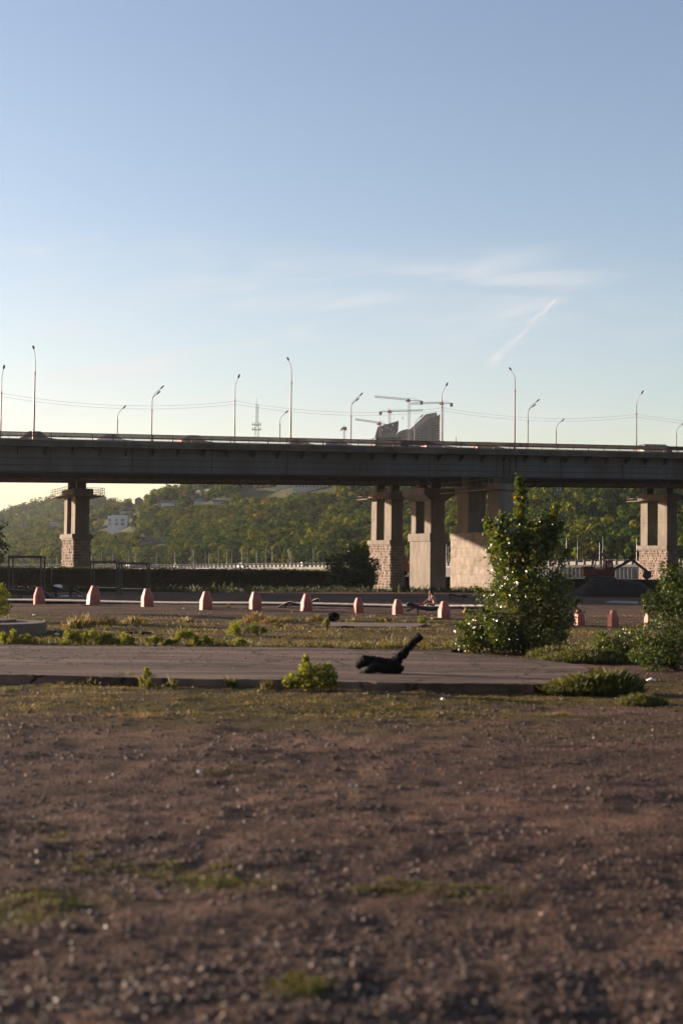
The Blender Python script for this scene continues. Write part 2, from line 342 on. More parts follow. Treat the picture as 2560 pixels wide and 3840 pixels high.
# ------------------------------------------------------------------ ground
def ground_material():
    mt = bpy.data.materials.new('gravel_ground'); mt.use_nodes = True; t = mt.node_tree; b = t.nodes['Principled BSDF']
    b.inputs['Roughness'].default_value = 0.95; b.inputs['Specular IOR Level'].default_value = 0.08
    tc = nn(t, 'ShaderNodeTexCoord')
    def noise(scale, det=6, sx=1, sy=1, w=0):
        mp = nn(t, 'ShaderNodeMapping'); mp.inputs['Scale'].default_value = (sx, sy, 1); mp.inputs['Location'].default_value = (w, w*1.7, 0)
        t.links.new(tc.outputs['Object'], mp.inputs[0])
        n = nn(t, 'ShaderNodeTexNoise'); n.inputs['Scale'].default_value = scale; n.inputs['Detail'].default_value = det; n.inputs['Roughness'].default_value = 0.6
        t.links.new(mp.outputs[0], n.inputs['Vector']); return n.outputs[0]
    def ramp(x, a, bb, ca, cb):
        r = nn(t, 'ShaderNodeValToRGB'); r.color_ramp.elements[0].position = a; r.color_ramp.elements[1].position = bb
        r.color_ramp.elements[0].color = (*[x*0.48 for x in ca], 1); r.color_ramp.elements[1].color = (*[x*0.62 for x in cb], 1); t.links.new(x, r.inputs[0]); return r.outputs[0]
    def mix(f, a, bb):
        x = nn(t, 'ShaderNodeMix', data_type='RGBA')
        t.links.new(f, x.inputs['Factor'])
        for s, v in (('A', a), ('B', bb)):
            if isinstance(v, tuple): x.inputs[s].default_value = (*v, 1)
            else: t.links.new(v, x.inputs[s])
        return x.outputs['Result']
    def msk(x, a, bb):
        n = nn(t, 'ShaderNodeMapRange', interpolation_type='SMOOTHSTEP'); n.inputs['From Min'].default_value = a; n.inputs['From Max'].default_value = bb
        t.links.new(x, n.inputs[0]); return n.outputs[0]
    def mm(op, a, bb):
        n = nn(t, 'ShaderNodeMath', operation=op)
        for i, v in enumerate((a, bb)):
            if isinstance(v, (int, float)): n.inputs[i].default_value = v
            else: t.links.new(v, n.inputs[i])
        return n.outputs[0]
    base = ramp(noise(9, 8), 0.3, 0.72, (0.04, 0.024, 0.018), (0.17, 0.102, 0.078))
    base = mix(msk(noise(0.45, 5, 0.35, 1.0, 3), 0.42, 0.62), base, ramp(noise(6, 5, w=5), 0.3, 0.7, (0.12, 0.066, 0.046), (0.24, 0.14, 0.10)))
    base = mix(msk(noise(0.7, 6, 0.5, 1.4, 11), 0.56, 0.68), base, ramp(noise(14, 5, w=5), 0.3, 0.7, (0.024, 0.016, 0.013), (0.07, 0.044, 0.036)))
    sp = nn(t, 'ShaderNodeSeparateXYZ'); t.links.new(tc.outputs['Object'], sp.inputs[0])
    Y = sp.outputs[1]
    mossy = ramp(noise(5, 6, w=8), 0.3, 0.75, (0.055, 0.046, 0.008), (0.17, 0.12, 0.022))
    bandA = mm('MULTIPLY', msk(Y, 19, 25), mm('SUBTRACT', 1.0, msk(Y, 31, 34)))
    bandB = mm('MULTIPLY', msk(Y, 38, 44), mm('SUBTRACT', 1.0, msk(Y, 58, 78)))
    f1 = mm('MULTIPLY', mm('MAXIMUM', bandA, bandB), msk(noise(0.55, 6, 0.3, 1.0, 21), 0.36, 0.54))
    f2 = mm('MULTIPLY', msk(noise(0.6, 6, 0.5, 1.0, 31), 0.64, 0.73), 0.85)
    base = mix(mm('MAXIMUM', mm('MULTIPLY', f1, 0.9), f2), base, mossy)
    t.links.new(base, b.inputs['Base Color'])
    vo = nn(t, 'ShaderNodeTexVoronoi'); vo.inputs['Scale'].default_value = 26; t.links.new(tc.outputs['Object'], vo.inputs['Vector'])
    h = mm('ADD', mm('MULTIPLY', vo.outputs[0], -0.7), noise(30, 6))
    bp = nn(t, 'ShaderNodeBump'); bp.inputs['Strength'].default_value = 0.9; bp.inputs['Distance'].default_value = 0.04
    t.links.new(h, bp.inputs['Height']); t.links.new(bp.outputs[0], b.inputs['Normal'])
    return mt
GM = ground_material()
def micro(X, Y):
    if Y > 205 or Y < -5: return 0.0
    f = min(1, max(0, (Y+5)/8))
    a = 0.035*mnoise.noise(Vector((X*0.6, Y*0.9, 0.3))) + 0.05*mnoise.noise(Vector((X*0.13, Y*0.25, 4.3)))
    a += 0.03*mnoise.noise(Vector((X*2.2, Y*2.6, 7.3))) + 0.016*mnoise.noise(Vector((X*5.5, Y*6, 1.3)))
    if Y > 60: a += 0.12*mnoise.noise(Vector((X*0.05, Y*0.06, 9.3)))
    return a*f
def make_ground():
    nx = 300; rows = [-10.0]; y = -10.0
    while y < 216: y += max(0.07, (y+15)*0.0052); rows.append(min(y, 216))
    rows += [218, 221, 224, 300, 500, 900, 1600, 3000, 8000]
    vs = []
    for Y in rows:
        for i in range(nx):
            t = (i/(nx-1) - 0.5)*2; t = math.copysign(abs(t)**1.5, t)*1.2
            X = t*(Y+15); vs.append((X, Y, gz(X, Y) + micro(X, Y)))
    fs = []
    for j in range(len(rows)-1):
        for i in range(nx-1):
            a = j*nx+i; fs.append((a, a+1, a+nx+1, a+nx))
    me = bpy.data.meshes.new('ground'); me.from_pydata(vs, [], fs); me.polygons.foreach_set('use_smooth', [True]*len(fs))
    o = bpy.data.objects.new('ground', me); col.objects.link(o); me.materials.append(GM); setp(o, kind='structure')
make_ground()
def gh(X, Y): return gz(X, Y) + micro(X, Y)

# water
WM = mat('river_water', (0.05, 0.07, 0.08), 0.12, 0, 0.1, 0.05, 0.4, 0.8)
b_ = MB(); b_.add([(-900, 223, -5), (1400, 223, -5), (1400, 800, -5), (-900, 800, -5)], [(0, 1, 2, 3)])
setp(b_.build('river', WM), kind='structure')

# loose gravel stones
def gravel():
    N = 64000
    k = rng.random(N); Ya, Yb = 5.5, 33.0
    Y = 1.0/((1/Ya)*(1-k) + (1/Yb)*k)
    Y = np.where(rng.random(N) < 0.25, 5.5 + 27*rng.random(N), Y)
    X = (rng.random(N)*2-1)*0.33*(Y+1)
    dens = np.array([mnoise.noise(Vector((x*0.5, y*0.8, 2.2))) for x, y in zip(X, Y)])
    keep = (dens + rng.random(N)*0.9 > 0.15); X, Y = X[keep], Y[keep]; n = len(X)
    Z = np.array([gh(x, y) for x, y in zip(X, Y)])
    s = (0.005 + 0.013*rng.random(n)**2.4) * (0.8 + Y/26)
    big = rng.random(n) < 0.003; s[big] *= 2.0
    base = np.array([(1, 0, 0), (0, 1, 0), (-1, 0, 0), (0, -1, 0), (0, 0, 1), (0, 0, -1)], float)
    tri = [(0,1,4), (1,2,4), (2,3,4), (3,0,4), (1,0,5), (2,1,5), (3,2,5), (0,3,5)]
    ang = rng.random(n)*6.28; ca, sa = np.cos(ang), np.sin(ang)
    pts = base[None]*(0.65+0.7*rng.random((n, 6, 3))) + 0.25*(rng.random((n, 6, 3))-0.5)
    pts[:, :, 0] *= s[:, None]*1.35; pts[:, :, 1] *= s[:, None]; pts[:, :, 2] *= s[:, None]*0.75
    x = pts[:, :, 0]*ca[:, None] - pts[:, :, 1]*sa[:, None] + X[:, None]; y = pts[:, :, 0]*sa[:, None] + pts[:, :, 1]*ca[:, None] + Y[:, None]
    z = pts[:, :, 2] + (Z + s*0.15)[:, None]
    q = np.stack([x, y, z], -1)
    v = q[:, np.array(tri).ravel()].reshape(-1, 3)
    tint = np.repeat(rng.random(n), 8)
    # grit lying on the road and beyond it
    n2 = 9000; Y2 = rng.uniform(31.2, 72, n2)**1.0; X2 = (rng.random(n2)*2-1)*0.3*Y2; X2 -= 0.02*Y2
    on = (Y2 > 31.6) & (Y2 < 41.0) & (X2 < 4.5); Z2 = np.array([gh(x, y) for x, y in zip(X2, Y2)]); Z2 = np.where(on, 0.172, Z2); s2 = (0.008+0.022*rng.random(n2)**2)*(Y2/34)
    p2 = base[None]*(0.65+0.7*rng.random((n2, 6, 3))); p2 = p2*s2[:, None, None]; p2[:, :, 2] *= 0.7; p2 += np.stack([X2, Y2, Z2+s2*0.2], -1)[:, None, :]
    v = np.concatenate([v, p2[:, np.array(tri).ravel()].reshape(-1, 3)]); tint = np.concatenate([tint, np.repeat(0.35+0.65*rng.random(n2), 8)])
    gm = leafmat('gravel_stone', [(0, (0.018, 0.012, 0.010)), (0.5, (0.07, 0.039, 0.028)), (0.95, (0.15, 0.092, 0.068)), (1, (0.3, 0.22, 0.175))], 0.55, 0.0, 0.35)
    o = npmesh('gravel', v, 3, gm, tint); setp(o, 'loose brown grey gravel covering the foreground', 'gravel', kind='stuff')
gravel()

# ------------------------------------------------------------------ bridges
BO = Vector((-37.7, 175, 0)); BU = Vector((0.925, 0.38, 0)).normalized(); BV = Vector((-BU.y, BU.x, 0))
GR = 0.024
def zr(s): return 18.5 + GR*s
def B(s, wv, z): return BO + BU*s + BV*wv + Vector((0, 0, z))
def Bz(s, wv, dz): return B(s, wv, zr(s) + dz)
S0, S1 = -110, 260
BRZ = math.atan2(BU.y, BU.x)
def longbox(mb, s0, s1, w0, w1, d0, d1, seg=None):
    pts = [Bz(s, ww, d) for s in (s0, s1) for ww, d in ((w0, d0), (w1, d0), (w1, d1), (w0, d1))]
    mb.add(pts, [(0,1,2,3), (7,6,5,4), (0,4,5,1), (1,5,6,2), (2,6,7,3), (3,7,4,0)])
bridge = empty('bridge', B(64, 0, -1), 'near road bridge on a deep grey steel girder with rusty picket railing', 'bridge')
g = MB(); longbox(g, S0, 67.0, 1.5, 1.9, -4.75, -1.75); longbox(g, 67.35, S1, 1.5, 1.9, -4.75, -1.75); g.build('girder', M['girder'], bridge)
g = MB(); 
for d in (-3.15, -4.0): longbox(g, S0, S1, 1.40, 1.498, d-0.05, d+0.05)
longbox(g, S0, S1, 1.15, 2.3, -4.85, -4.752)
for s in np.arange(-29.5, 140, 10.5): g.obox(B(s, 1.47, zr(s)-3.27), BU*0.05, BV*0.028, Vector((0, 0, 1.45)))
for s in (66.2, 68.1): g.obox(B(s, 1.42, zr(s)-3.27), BU*0.10, BV*0.075, Vector((0, 0, 1.45)))
g.build('stiffener', M['steel_dark'], bridge)
g = MB(); longbox(g, S0, S1, -0.15, 24.5, -1.75, -1.35); g.build('deck_slab', M['conc_deck'], bridge)
g = MB(); longbox(g, S0, S1, -0.25, 0.35, -1.348, -0.98); longbox(g, S0, S1, 23.9, 24.6, -1.348, -0.98); g.build('kerb', M['conc_deck'], bridge)
g = MB(); longbox(g, S0, S1, 0.36, 23.88, -1.346, -1.30); g.build('roadway', M['asphalt'], bridge)
for s in np.arange(-19, 125, 3.4):   # cantilever brackets
    z = zr(s); g = MB()
    g.prism([B(s-0.12, 1.48, z-1.77), B(s-0.12, 0.0, z-1.77), B(s-0.12, 0.0, z-1.95), B(s-0.12, 1.48, z-2.7)], BU*0.24)
    g.build('bracket', M['steel_dark'], bridge)
for s in np.arange(-30, 150, 5.2): g = MB(); g.obox(B(s, 12.5, zr(s)-2.25), BU*0.2, BV*10.2, Vector((0, 0, 0.48))); g.build('cross_beam', M['steel_dark'], bridge)
g = MB()
for ww in (8.5, 16): longbox(g, S0, S1, ww, ww+0.4, -4.1, -1.76)
longbox(g, S0, S1, 22.6, 23.0, -4.3, -1.76); g.build('inner_girder', M['steel_dark'], bridge)
g = MB(); longbox(g, S0, S1, 22.3, 22.55, -4.95, -4.62); longbox(g, S0, S1, 23.1, 23.25, -4.55, -4.40); g.build('service_rail', M['steel_rust'], bridge)
for s in np.arange(-24, 140, 2.62): g = MB(); g.obox(B(s, 22.7, zr(s)-4.46), BU*0.10, BV*0.2, Vector((0, 0, 0.17))); g.build('hanger', M['steel_dark'], bridge)
# hanging cables/pipework behind pier
def railing(wv, nm='railing', pick=0.155):
    g = MB(); longbox(g, S0, S1, wv-0.06, wv+0.06, -0.07, 0.0)
    longbox(g, S0, S1, wv-0.04, wv+0.04, -0.60, -0.44); longbox(g, S0, S1, wv-0.03, wv+0.03, -0.90, -0.86)
    for s in np.arange(S0+0.9, S1, 2.58): g.obox(B(s, wv, zr(s)-0.49), BU*0.05, BV*0.05, Vector((0, 0, 0.49)))
    r = g.build(nm, M['rail'], bridge)
    g = MB(); a, c = (-30, 130)
    for s in np.arange(a, c, pick):
        g.obox(B(s, wv, zr(s)-0.26), BU*0.066, BV*0.02, Vector((0, 0, 0.20)))
        g.obox(B(s, wv, zr(s)-0.70), BU*0.02, BV*0.015, Vector((0, 0, 0.17)))
    g.build('picket', M['rail'], r)
railing(0.05); railing(24.2, pick=0.3)
# crash barrier between lanes and footway
g = MB(); longbox(g, S0, S1, 1.3, 1.42, -0.92, -0.72)
for s in np.arange(S0, S1, 3.0): g.obox(B(s, 1.47, zr(s)-1.02), BU*0.04, BV*0.04, Vector((0, 0, 0.28)))
g.build('crash_barrier', M['poleg'], bridge)
# far bridge (behind)
fbridge = empty('bridge', B(64, 45, -1), 'second bridge deck behind the near one, on stone based piers', 'bridge')
g = MB(); longbox(g, S0, S1, 31.5, 58.0, -1.75, -1.30); g.build('deck_slab', M['conc_deck'], fbridge)
g = MB()
for ww, q_ in ((34.5, -4.3), (44.5, -4.0), (55, -3.4)): longbox(g, S0, S1, ww, ww+0.5, q_, -1.76)
g.build('girder', M['steel_dark'], fbridge)
g = MB(); longbox(g, S0, S1, 57.7, 57.8, -0.37, -0.30)
for s in np.arange(S0, S1, 2.6): g.obox(B(s, 57.75, zr(s)-0.80), BU*0.04, BV*0.04, Vector((0, 0, 0.48)))
g.build('railing', M['rail'], fbridge)
for s in np.arange(-30, 150, 6): g = MB(); g.obox(B(s, 45, zr(s)-2.4), BU*0.2, BV*10, Vector((0, 0, 0.6))); g.build('cross_beam', M['steel_dark'], fbridge)

# piers ----------------------------------------------------------
def bb(mb, s0, s1, w0, w1, z0, z1): mb.obox(B((s0+s1)/2, (w0+w1)/2, (z0+z1)/2), BU*(s1-s0)/2, BV*(w1-w0)/2, Vector((0, 0, (z1-z0)/2)))
rr = random.Random(3)
def blockwork(mb, s0, s1, w0, w1, z0, z1, rowh, colw, gap=0.07, out=(0.03, 0.12), batter=0.0):
    rows = int(round((z1-z0)/rowh)); rh = (z1-z0)/rows
    for face in range(4):
        for r in range(rows):
            za = z0 + r*rh + gap/2; zb = z0 + (r+1)*rh - gap/2
            a0, a1 = (w0, w1) if face < 2 else (s0, s1)
            n = max(1, int(round((a1-a0)/colw))); a = a0; cw = (a1-a0)/n; edges = [a0] + [a0 + (i + (0.5 if r % 2 else 0))*cw + rr.uniform(-0.12, 0.12)*cw for i in range(1, n)] + [a1]
            for e0, e1 in zip(edges[:-1], edges[1:]):
                if e1-e0 < gap*1.6: continue
                o = rr.uniform(*out)
                if face == 0: bb(mb, s0-o, s0+0.02, e0+gap/2, e1-gap/2, za, zb)
                elif face == 1: bb(mb, s1-0.02, s1+o, e0+gap/2, e1-gap/2, za, zb)
                elif face == 2: bb(mb, e0+gap/2, e1-gap/2, w0-o, w0+0.02, za, zb)
                else: bb(mb, e0+gap/2, e1-gap/2, w1-0.02, w1+o, za, zb)
def stone_pier(s, label, zcol):
    e = empty('bridge_pier', B(s+1.3, 40.5, -1.2), label, 'bridge pier', 'stone based twin column piers of the back bridge')
    g = MB(); bb(g, s+0.1, s+2.5, 36.1, 44.7, -1.6, 6.05); base = g.build('stone_base', M['mortar'], e)
    g = MB(); blockwork(g, s+0.1, s+2.5, 36.1, 44.7, -1.2, 6.0, 0.44, 0.5, 0.09, (0.06, 0.22)); g.build('stone_block', M['stone'], base)
    g = MB(); bb(g, s-0.3, s+2.9, 35.7, 45.1, 6.05, 6.75); bb(g, s-0.12, s+2.72, 35.9, 44.9, 5.85, 6.048); g.build('base_cap', M['conc'], e, bevel=0.05)
    for w0, w1 in ((36.4, 39.2), (42.4, 44.6)):
        g = MB(); bb(g, s+0.25, s+2.4, w0, w1, 6.752, zcol*0.5+3.4); bb(g, s+0.27, s+2.38, w0+0.02, w1-0.02, zcol*0.5+3.4, zcol*0.5+3.46); bb(g, s+0.25, s+2.4, w0, w1, zcol*0.5+3.46, zcol)
        g.build('column', M['conc'], e, bevel=0.04)
    g = MB(); bb(g, s-0.1, s+2.8, 35.8, 45.2, zcol, zcol+1.2); g.build('cap_beam', M['conc'], e, bevel=0.04)
    for w_ in (37.6, 43.6): g = MB(); bb(g, s+0.6, s+2.0, w_-0.5, w_+0.5, zcol+1.2, zr(s)-3.6); g.build('bearing', M['steel_dark'], e)
    g = MB(); bb(g, s-1.6, s-0.12, 34.6, 46.4, zcol+0.0, zcol+0.12); bb(g, s+2.82, s+4.3, 34.6, 46.4, zcol, zcol+0.12); bb(g, s-0.1, s+2.8, 34.2, 35.75, zcol, zcol+0.12)
    pf = g.build('inspection_platform', M['steel_rust'], e)
    g = MB(); z0 = zcol+0.12
    loop = [(s-1.55, 46.3), (s-1.55, 34.6), (s+4.25, 34.6), (s+4.25, 46.3)]
    for (a, b1), (c, d) in zip(loop[:-1], loop[1:]):
        n = max(2, int(math.hypot(c-a, d-b1)/1.2))
        for h in (0.45, 0.8, 1.15): g.beam(B(a, b1, z0+h), B(c, d, z0+h), 0.06)
        for i in range(n+1):
            q = i/n; g.beam(B(a+(c-a)*q, b1+(d-b1)*q, z0), B(a+(c-a)*q, b1+(d-b1)*q, z0+1.15), 0.05)
    g.build('guard_rail', M['rail'], pf)
    return e
stone_pier(12.3, 'stone based twin column pier standing alone at the left', 12.4)
stone_pier(64.3, 'stone based twin column pier beside the plain concrete pier', 13.6)
stone_pier(118.2, 'stone based twin column pier at the far right beyond the excavator', 14.8)
# middle pier with corbel
e = empty('bridge_pier', B(65.6, 25, -1.2), 'plain concrete pier with a flared cap, between the stone and panelled piers', 'bridge pier')
g = MB(); s = 64.3
bb(g, s, s+2.7, 21.2, 28.6, -1.6, 1.1); bb(g, s+0.02, s+2.68, 21.22, 28.58, 1.1, 1.14); bb(g, s, s+2.7, 21.2, 28.6, 1.14, 4.0); bb(g, s+0.02, s+2.68, 21.22, 28.58, 4.0, 4.04); bb(g, s, s+2.7, 21.2, 28.6, 4.04, 6.4)
g.build('pier_base', M['conc'], e)
g = MB(); bb(g, s-0.22, s+2.95, 20.95, 28.9, 6.4, 7.6); g.build('base_cap', M['conc'], e, bevel=0.05)
for w0, w1 in ((21.3, 23.6), (26.7, 28.4)):
    g = MB(); bb(g, s+0.1, s+2.5, w0, w1, 7.602, 12.7); g.build('column', M['conc'], e, bevel=0.04)
g = MB()
prof = [(s+0.0, 12.7), (s+2.6, 12.7), (s+4.0, 13.6), (s+4.0, 14.6), (s-1.3, 14.6), (s-1.3, 13.6)]
g.prism([B(a, 20.9, z) for a, z in prof], BV*8.0); g.build('flared_cap', M['conc'], e, bevel=0.03)
for q_ in ((22.0, 23.4, 15.75), (26.4, 27.6, 18.2)): g = MB(); bb(g, s+0.5, s+2.2, q_[0], q_[1], 14.6, q_[2]); g.build('bearing', M['steel_dark'], e)
# near panelled pier
e = empty('bridge_pier', B(66.5, 7, -1.2), 'wide pier clad in square beige panels, behind the poplar', 'bridge pier')
g = MB(); bb(g, s+0.0, s+5.0, 0.1, 14.2, -1.6, 6.5); core = g.build('pier_core', M['stone'], e)
g = MB(); blockwork(g, s+0.0, s+5.0, 0.1, 14.2, -1.2, 6.48, 1.28, 1.75, 0.045, (0.05, 0.065)); g.build('cladding_panel', M['tile'], core)
g = MB(); bb(g, s-0.12, s+5.12, -0.02, 14.32, 6.5, 7.45); g.build('base_cap', M['tile'], e, bevel=0.03)
for w0, w1 in ((0.6, 3.6), (9.9, 13.4)):
    g = MB(); bb(g, s+0.6, s+3.6, w0, w1, 7.452, 13.4); bb(g, s+0.3, s+3.9, w0-0.3, w1+0.3, 13.4, 14.3); g.build('column', M['conc'], e, bevel=0.04)
for q_ in ((1.0, 3.2, zr(s)-4.87), (10.5, 12.8, zr(s)-1.76)): g = MB(); bb(g, s+1.0, s+3.2, q_[0], q_[1], 14.3, q_[2]); g.build('bearing', M['steel_dark'], e)
g = MB()
for w_ in (5.0, 7.3): 
    g.beam(B(s+1, w_, 7.45), B(s+1.8, w_+0.4, zr(s)-1.8), 0.12)
for h in (13.5, 14.2, 14.9): g.beam(B(s-1.0, -1.5, h), B(s-1.0, 16, h), 0.07); 
for w_ in np.arange(-1.5, 16.1, 1.9): g.beam(B(s-1.0, w_, 13.5), B(s-1.0, w_, 15), 0.06)
bb(g, s-1.05, s+0.2, -1.5, 16, 13.36, 13.48)
g.build('inspection_platform', M['steel_rust'], e)

# ------------------------------------------------------------------ bridge lamps
ORD = ['first', 'second', 'third', 'fourth', 'fifth', 'sixth', 'seventh', 'eighth', 'ninth', 'tenth', 'eleventh', 'twelfth', 'thirteenth', 'fourteenth', 'fifteenth', 'sixteenth', 'seventeenth', 'eighteenth', 'nineteenth', 'twentieth']
for t10, nm in (('twenty', 20), ('thirty', 30)):
    for k in range(1, 10):
        while len(ORD) < nm + k: ORD.append(t10 + '-' + ORD[len(ORD) % 10] if len(ORD) % 10 < 9 else t10 + 'ieth')
def lamp_proto(label, group, H=11.8, arms=((1.5, 1.6, 0.0),), ref='street_lamp'):
    e = empty('street_lamp', (0, 0, 0), label, 'street lamp', group)
    g = MB(); g.tube([(0, 0, 0), (0, 0, 1.1)], 0.17, 10); g.tube([(0, 0, 1.1), (0, 0, 4.5)], [0.125, 0.115], 10); g.tube([(0, 0, 4.5), (0, 0, 8.6)], [0.095, 0.09], 10)
    g.tube([(0, 0, 8.25), (0, 0, 8.4)], 0.15, 10); g.tube([(0, 0, 8.6), (0, 0, H-1.9)], 0.065, 8); g.build('pole', M['lamp'], e)
    for ov, rise, ang in arms:
        c, s_ = math.cos(ang), math.sin(ang); zt = H-1.7+rise if len(arms) == 1 else H-1.9+rise
        z0 = H-1.9
        pts = [(c*ov*a, s_*ov*a, z0 + (zt-z0)*bq) for a, bq in ((0, 0), (0.06, 0.25), (0.22, 0.5), (0.5, 0.72), (0.8, 0.9))]
        g = MB(); g.tube(pts, 0.042, 7); arm = g.build('arm', M['lamp'], e)
        d = Vector((c*0.75, s_*0.75, 0.62)).normalized(); rot = d.to_track_quat('X', 'Z').to_matrix()
        g = MB(); g.ell(Vector(pts[-1]) + d*0.36, (0.44, 0.17, 0.12), 12, 8, rot); g.build('lamp_head', M['lamphead'], arm, smooth=True)
    return e
def row(px_list, wv, proto, ang, dz, labf):
    first = True
    for i, px in enumerate(px_list):
        t = (px-CX)/F
        # solve s on line w=wv for x/y = t
        a = BO + BV*wv; s_ = (t*a.y - a.x)/(BU.x - t*BU.y)
        # refine with roll (height about 20)
        for _ in range(4):
            p = Bz(s_, wv, dz) - CAM; xx = CX + F*p.dot(rt)/p.dot(fw); s_ += (px - xx)/F*p.y/(BU.x - t*BU.y)
        o = proto if first else copy_tree(proto); first = False
        o.location = Bz(s_, wv, dz); o.rotation_euler = (0, 0, ang); o['label'] = labf(i)
av = math.atan2(BV.y, BV.x)
pn = lamp_proto('x', 'tall lamps on the near edge of the bridge')
row([127, 1089, 1928], 0.7, pn, av, -0.98, lambda i: ['tallest slender street lamp on the near bridge edge, at the far left', 'tallest slender street lamp on the near bridge edge, at mid picture', 'tallest slender street lamp on the near bridge edge, above the poplar tip'][i])
pa = lamp_proto('x', 'lamps carrying the wires across the bridge', arms=((1.7, 1.6, 0.0),))
row([2, 878, 1654, 2384], 23.6, pa, av+math.pi, -0.98, lambda i: 'wire carrying street lamp with right leaning head, ' + ['cut by the left picture edge', 'just left of the lattice mast', 'in front of the rightmost tower crane', 'near the right edge of the picture'][i])
pb = lamp_proto('x', 'two headed lamps on the back bridge', arms=((1.75, 2.0, 0.0), (0.9, 1.1, 0.12)))
row([567, 1314, 1977], 38.5, pb, -0.35, -1.3, lambda i: 'two headed street lamp on the back bridge, ' + ['leftmost of the three', 'left of the building site', 'right of the tall lamp above the poplar'][i])
pc = lamp_proto('x', 'small single lamps along the far side of the back bridge', H=11.0, arms=((1.2, 1.3, 0.0),))
row([438, 1047, 1553, 2083, 2534], 57.3, pc, -0.4, -1.3, lambda i: 'small single headed street lamp behind the bridge, ' + ORD[i] + ' of five from the left')
# wires
def wire(zoff, label):
    pts = []
    A = [(-874+2), 2, 878, 1654, 2384, 3060]
    S = []
    for px in A:
        t = (px-CX)/F; a = BO + BV*23.6; s_ = (t*a.y - a.x)/(BU.x - t*BU.y)
        S.append(s_)
    for s0, s1 in zip(S[:-1], S[1:]):
        for k in range(14):
            q = k/14; s_ = s0+(s1-s0)*q; pts.append(Bz(s_, 23.45, zoff - 1.15*4*q*(1-q)))
    g = MB(); g.tube(pts, 0.014, 5); setp(g.build('overhead_wire', M['wire']), label, 'wire', 'wires strung over the bridge')
wire(7.25, 'upper thin wire sagging between the lamps over the bridge'); wire(6.8, 'lower thin wire sagging between the lamps over the bridge')

# ------------------------------------------------------------------ cars
def paint(name, c): return mat(name, c, 0.25, 0.3, 0.05, 1, spec=0.6)
def car(name, label, cat, color, loc, rz, Lc=4.4, H=1.45, W=1.75, van=False, lit=False, group='vehicles crossing the bridge'):
    e = empty(name, loc, label, cat, group)
    hb = 0.85 if not van else 1.1; pm = paint('paint', color)
    fx = Lc/2
    if van: prof = [(-fx, 0.35), (-fx+0.02, hb), (-fx+0.1, H-0.1), (-fx+0.3, H), (fx-1.2, H), (fx-0.6, hb+0.05), (fx-0.1, hb-0.15), (fx, 0.5), (fx-0.1, 0.3)]
    else: prof = [(-fx, 0.38), (-fx, hb-0.08), (-fx+0.12, hb), (-fx+0.8, hb+0.03), (fx-1.3, hb), (fx-0.2, hb-0.17), (fx, 0.55), (fx-0.05, 0.28)]
    g = MB(); g.prism([(x, -W/2, z) for x, z in prof], (0, W, 0)); body = g.build('body', pm, None, bevel=0.06); body.parent = e
    if not van:
        g = MB(); g.add([(-fx+0.5, -W/2+0.06, hb), (fx-1.25, -W/2+0.06, hb), (fx-1.25, W/2-0.06, hb), (-fx+0.5, W/2-0.06, hb), (-fx+1.15, -W/2+0.27, H-0.05), (fx-2.05, -W/2+0.27, H-0.05), (fx-2.05, W/2-0.27, H-0.05), (-fx+1.15, W/2-0.27, H-0.05)], [(3,2,1,0), (4,5,6,7), (0,1,5,4), (1,2,6,5), (2,3,7,6), (3,0,4,7)])
        c = g.build('window', M['glass'], None); c.parent = e
        g = MB(); g.box(((-0.45), 0, H-0.03), (Lc-3.1, W-0.5, 0.06))
        for y in (-1, 1):
            for (a, b2) in (((-fx+0.5, hb), (-fx+1.15, H-0.05)), ((fx-1.25, hb), (fx-2.05, H-0.05)), ((-0.3, hb), (-0.35, H-0.05))):
                g.beam((a[0], y*(W/2-0.055), a[1]), (b2[0], y*(W/2-0.265), b2[1]), 0.07)
        c = g.build('roof', pm, None); c.parent = e
    else:
        g = MB(); 
        for y in (-1, 1):
            for x0 in (-fx+0.5, -fx+1.8, -fx+3.1): g.box((x0+0.55, y*(W/2+0.004), H-0.42), (1.1, 0.02, 0.5))
        g.add([(fx-1.17, -W/2+0.1, H-0.08), (fx-1.17, W/2-0.1, H-0.08), (fx-0.59, W/2-0.1, hb+0.1), (fx-0.59, -W/2+0.1, hb+0.1)], [(0, 1, 2, 3)])
        c = g.build('window', M['glass'], None); c.parent = e
    for x in (-fx+0.8, fx-0.85):
        for y in (-1, 1):
            g = MB(); g.tube([(x, y*(W/2-0.18), 0.32), (x, y*(W/2+0.02), 0.32)], 0.32, 16); wh = g.build('wheel', M['tyre'], None); wh.parent = e
            g = MB(); g.tube([(x, y*(W/2+0.02), 0.32), (x, y*(W/2+0.035), 0.32)], 0.2, 12); h = g.build('rim', M['rim'], None); h.parent = wh
    for y in (-1, 1):
        g = MB(); g.box((fx-0.05, y*(W/2-0.3), 0.66), (0.12, 0.4, 0.15)); h = g.build('headlight', M['headl'], None); h.parent = e
        g = MB(); g.box((-fx-0.0, y*(W/2-0.2), hb-0.16), (0.1, 0.32, 0.18)); h = g.build('taillight', M['red_lit'] if lit else M['salmon'], None); h.parent = e
    e.rotation_euler = (0, -math.atan(GR)*(1 if abs(rz-BRZ) < 0.1 else -1) if name != 'parked_car' else 0, rz)
    return e
def s_at(px, wv, dz=-1):
    t = (px-CX)/F; a = BO + BV*wv; s_ = (t*a.y - a.x)/(BU.x - t*BU.y)
    for _ in range(4):
        p = Bz(s_, wv, dz) - CAM; xx = CX + F*p.dot(rt)/p.dot(fw); s_ += (px - xx)/F*p.y/(BU.x - t*BU.y)
    return s_
ROADZ = -1.298
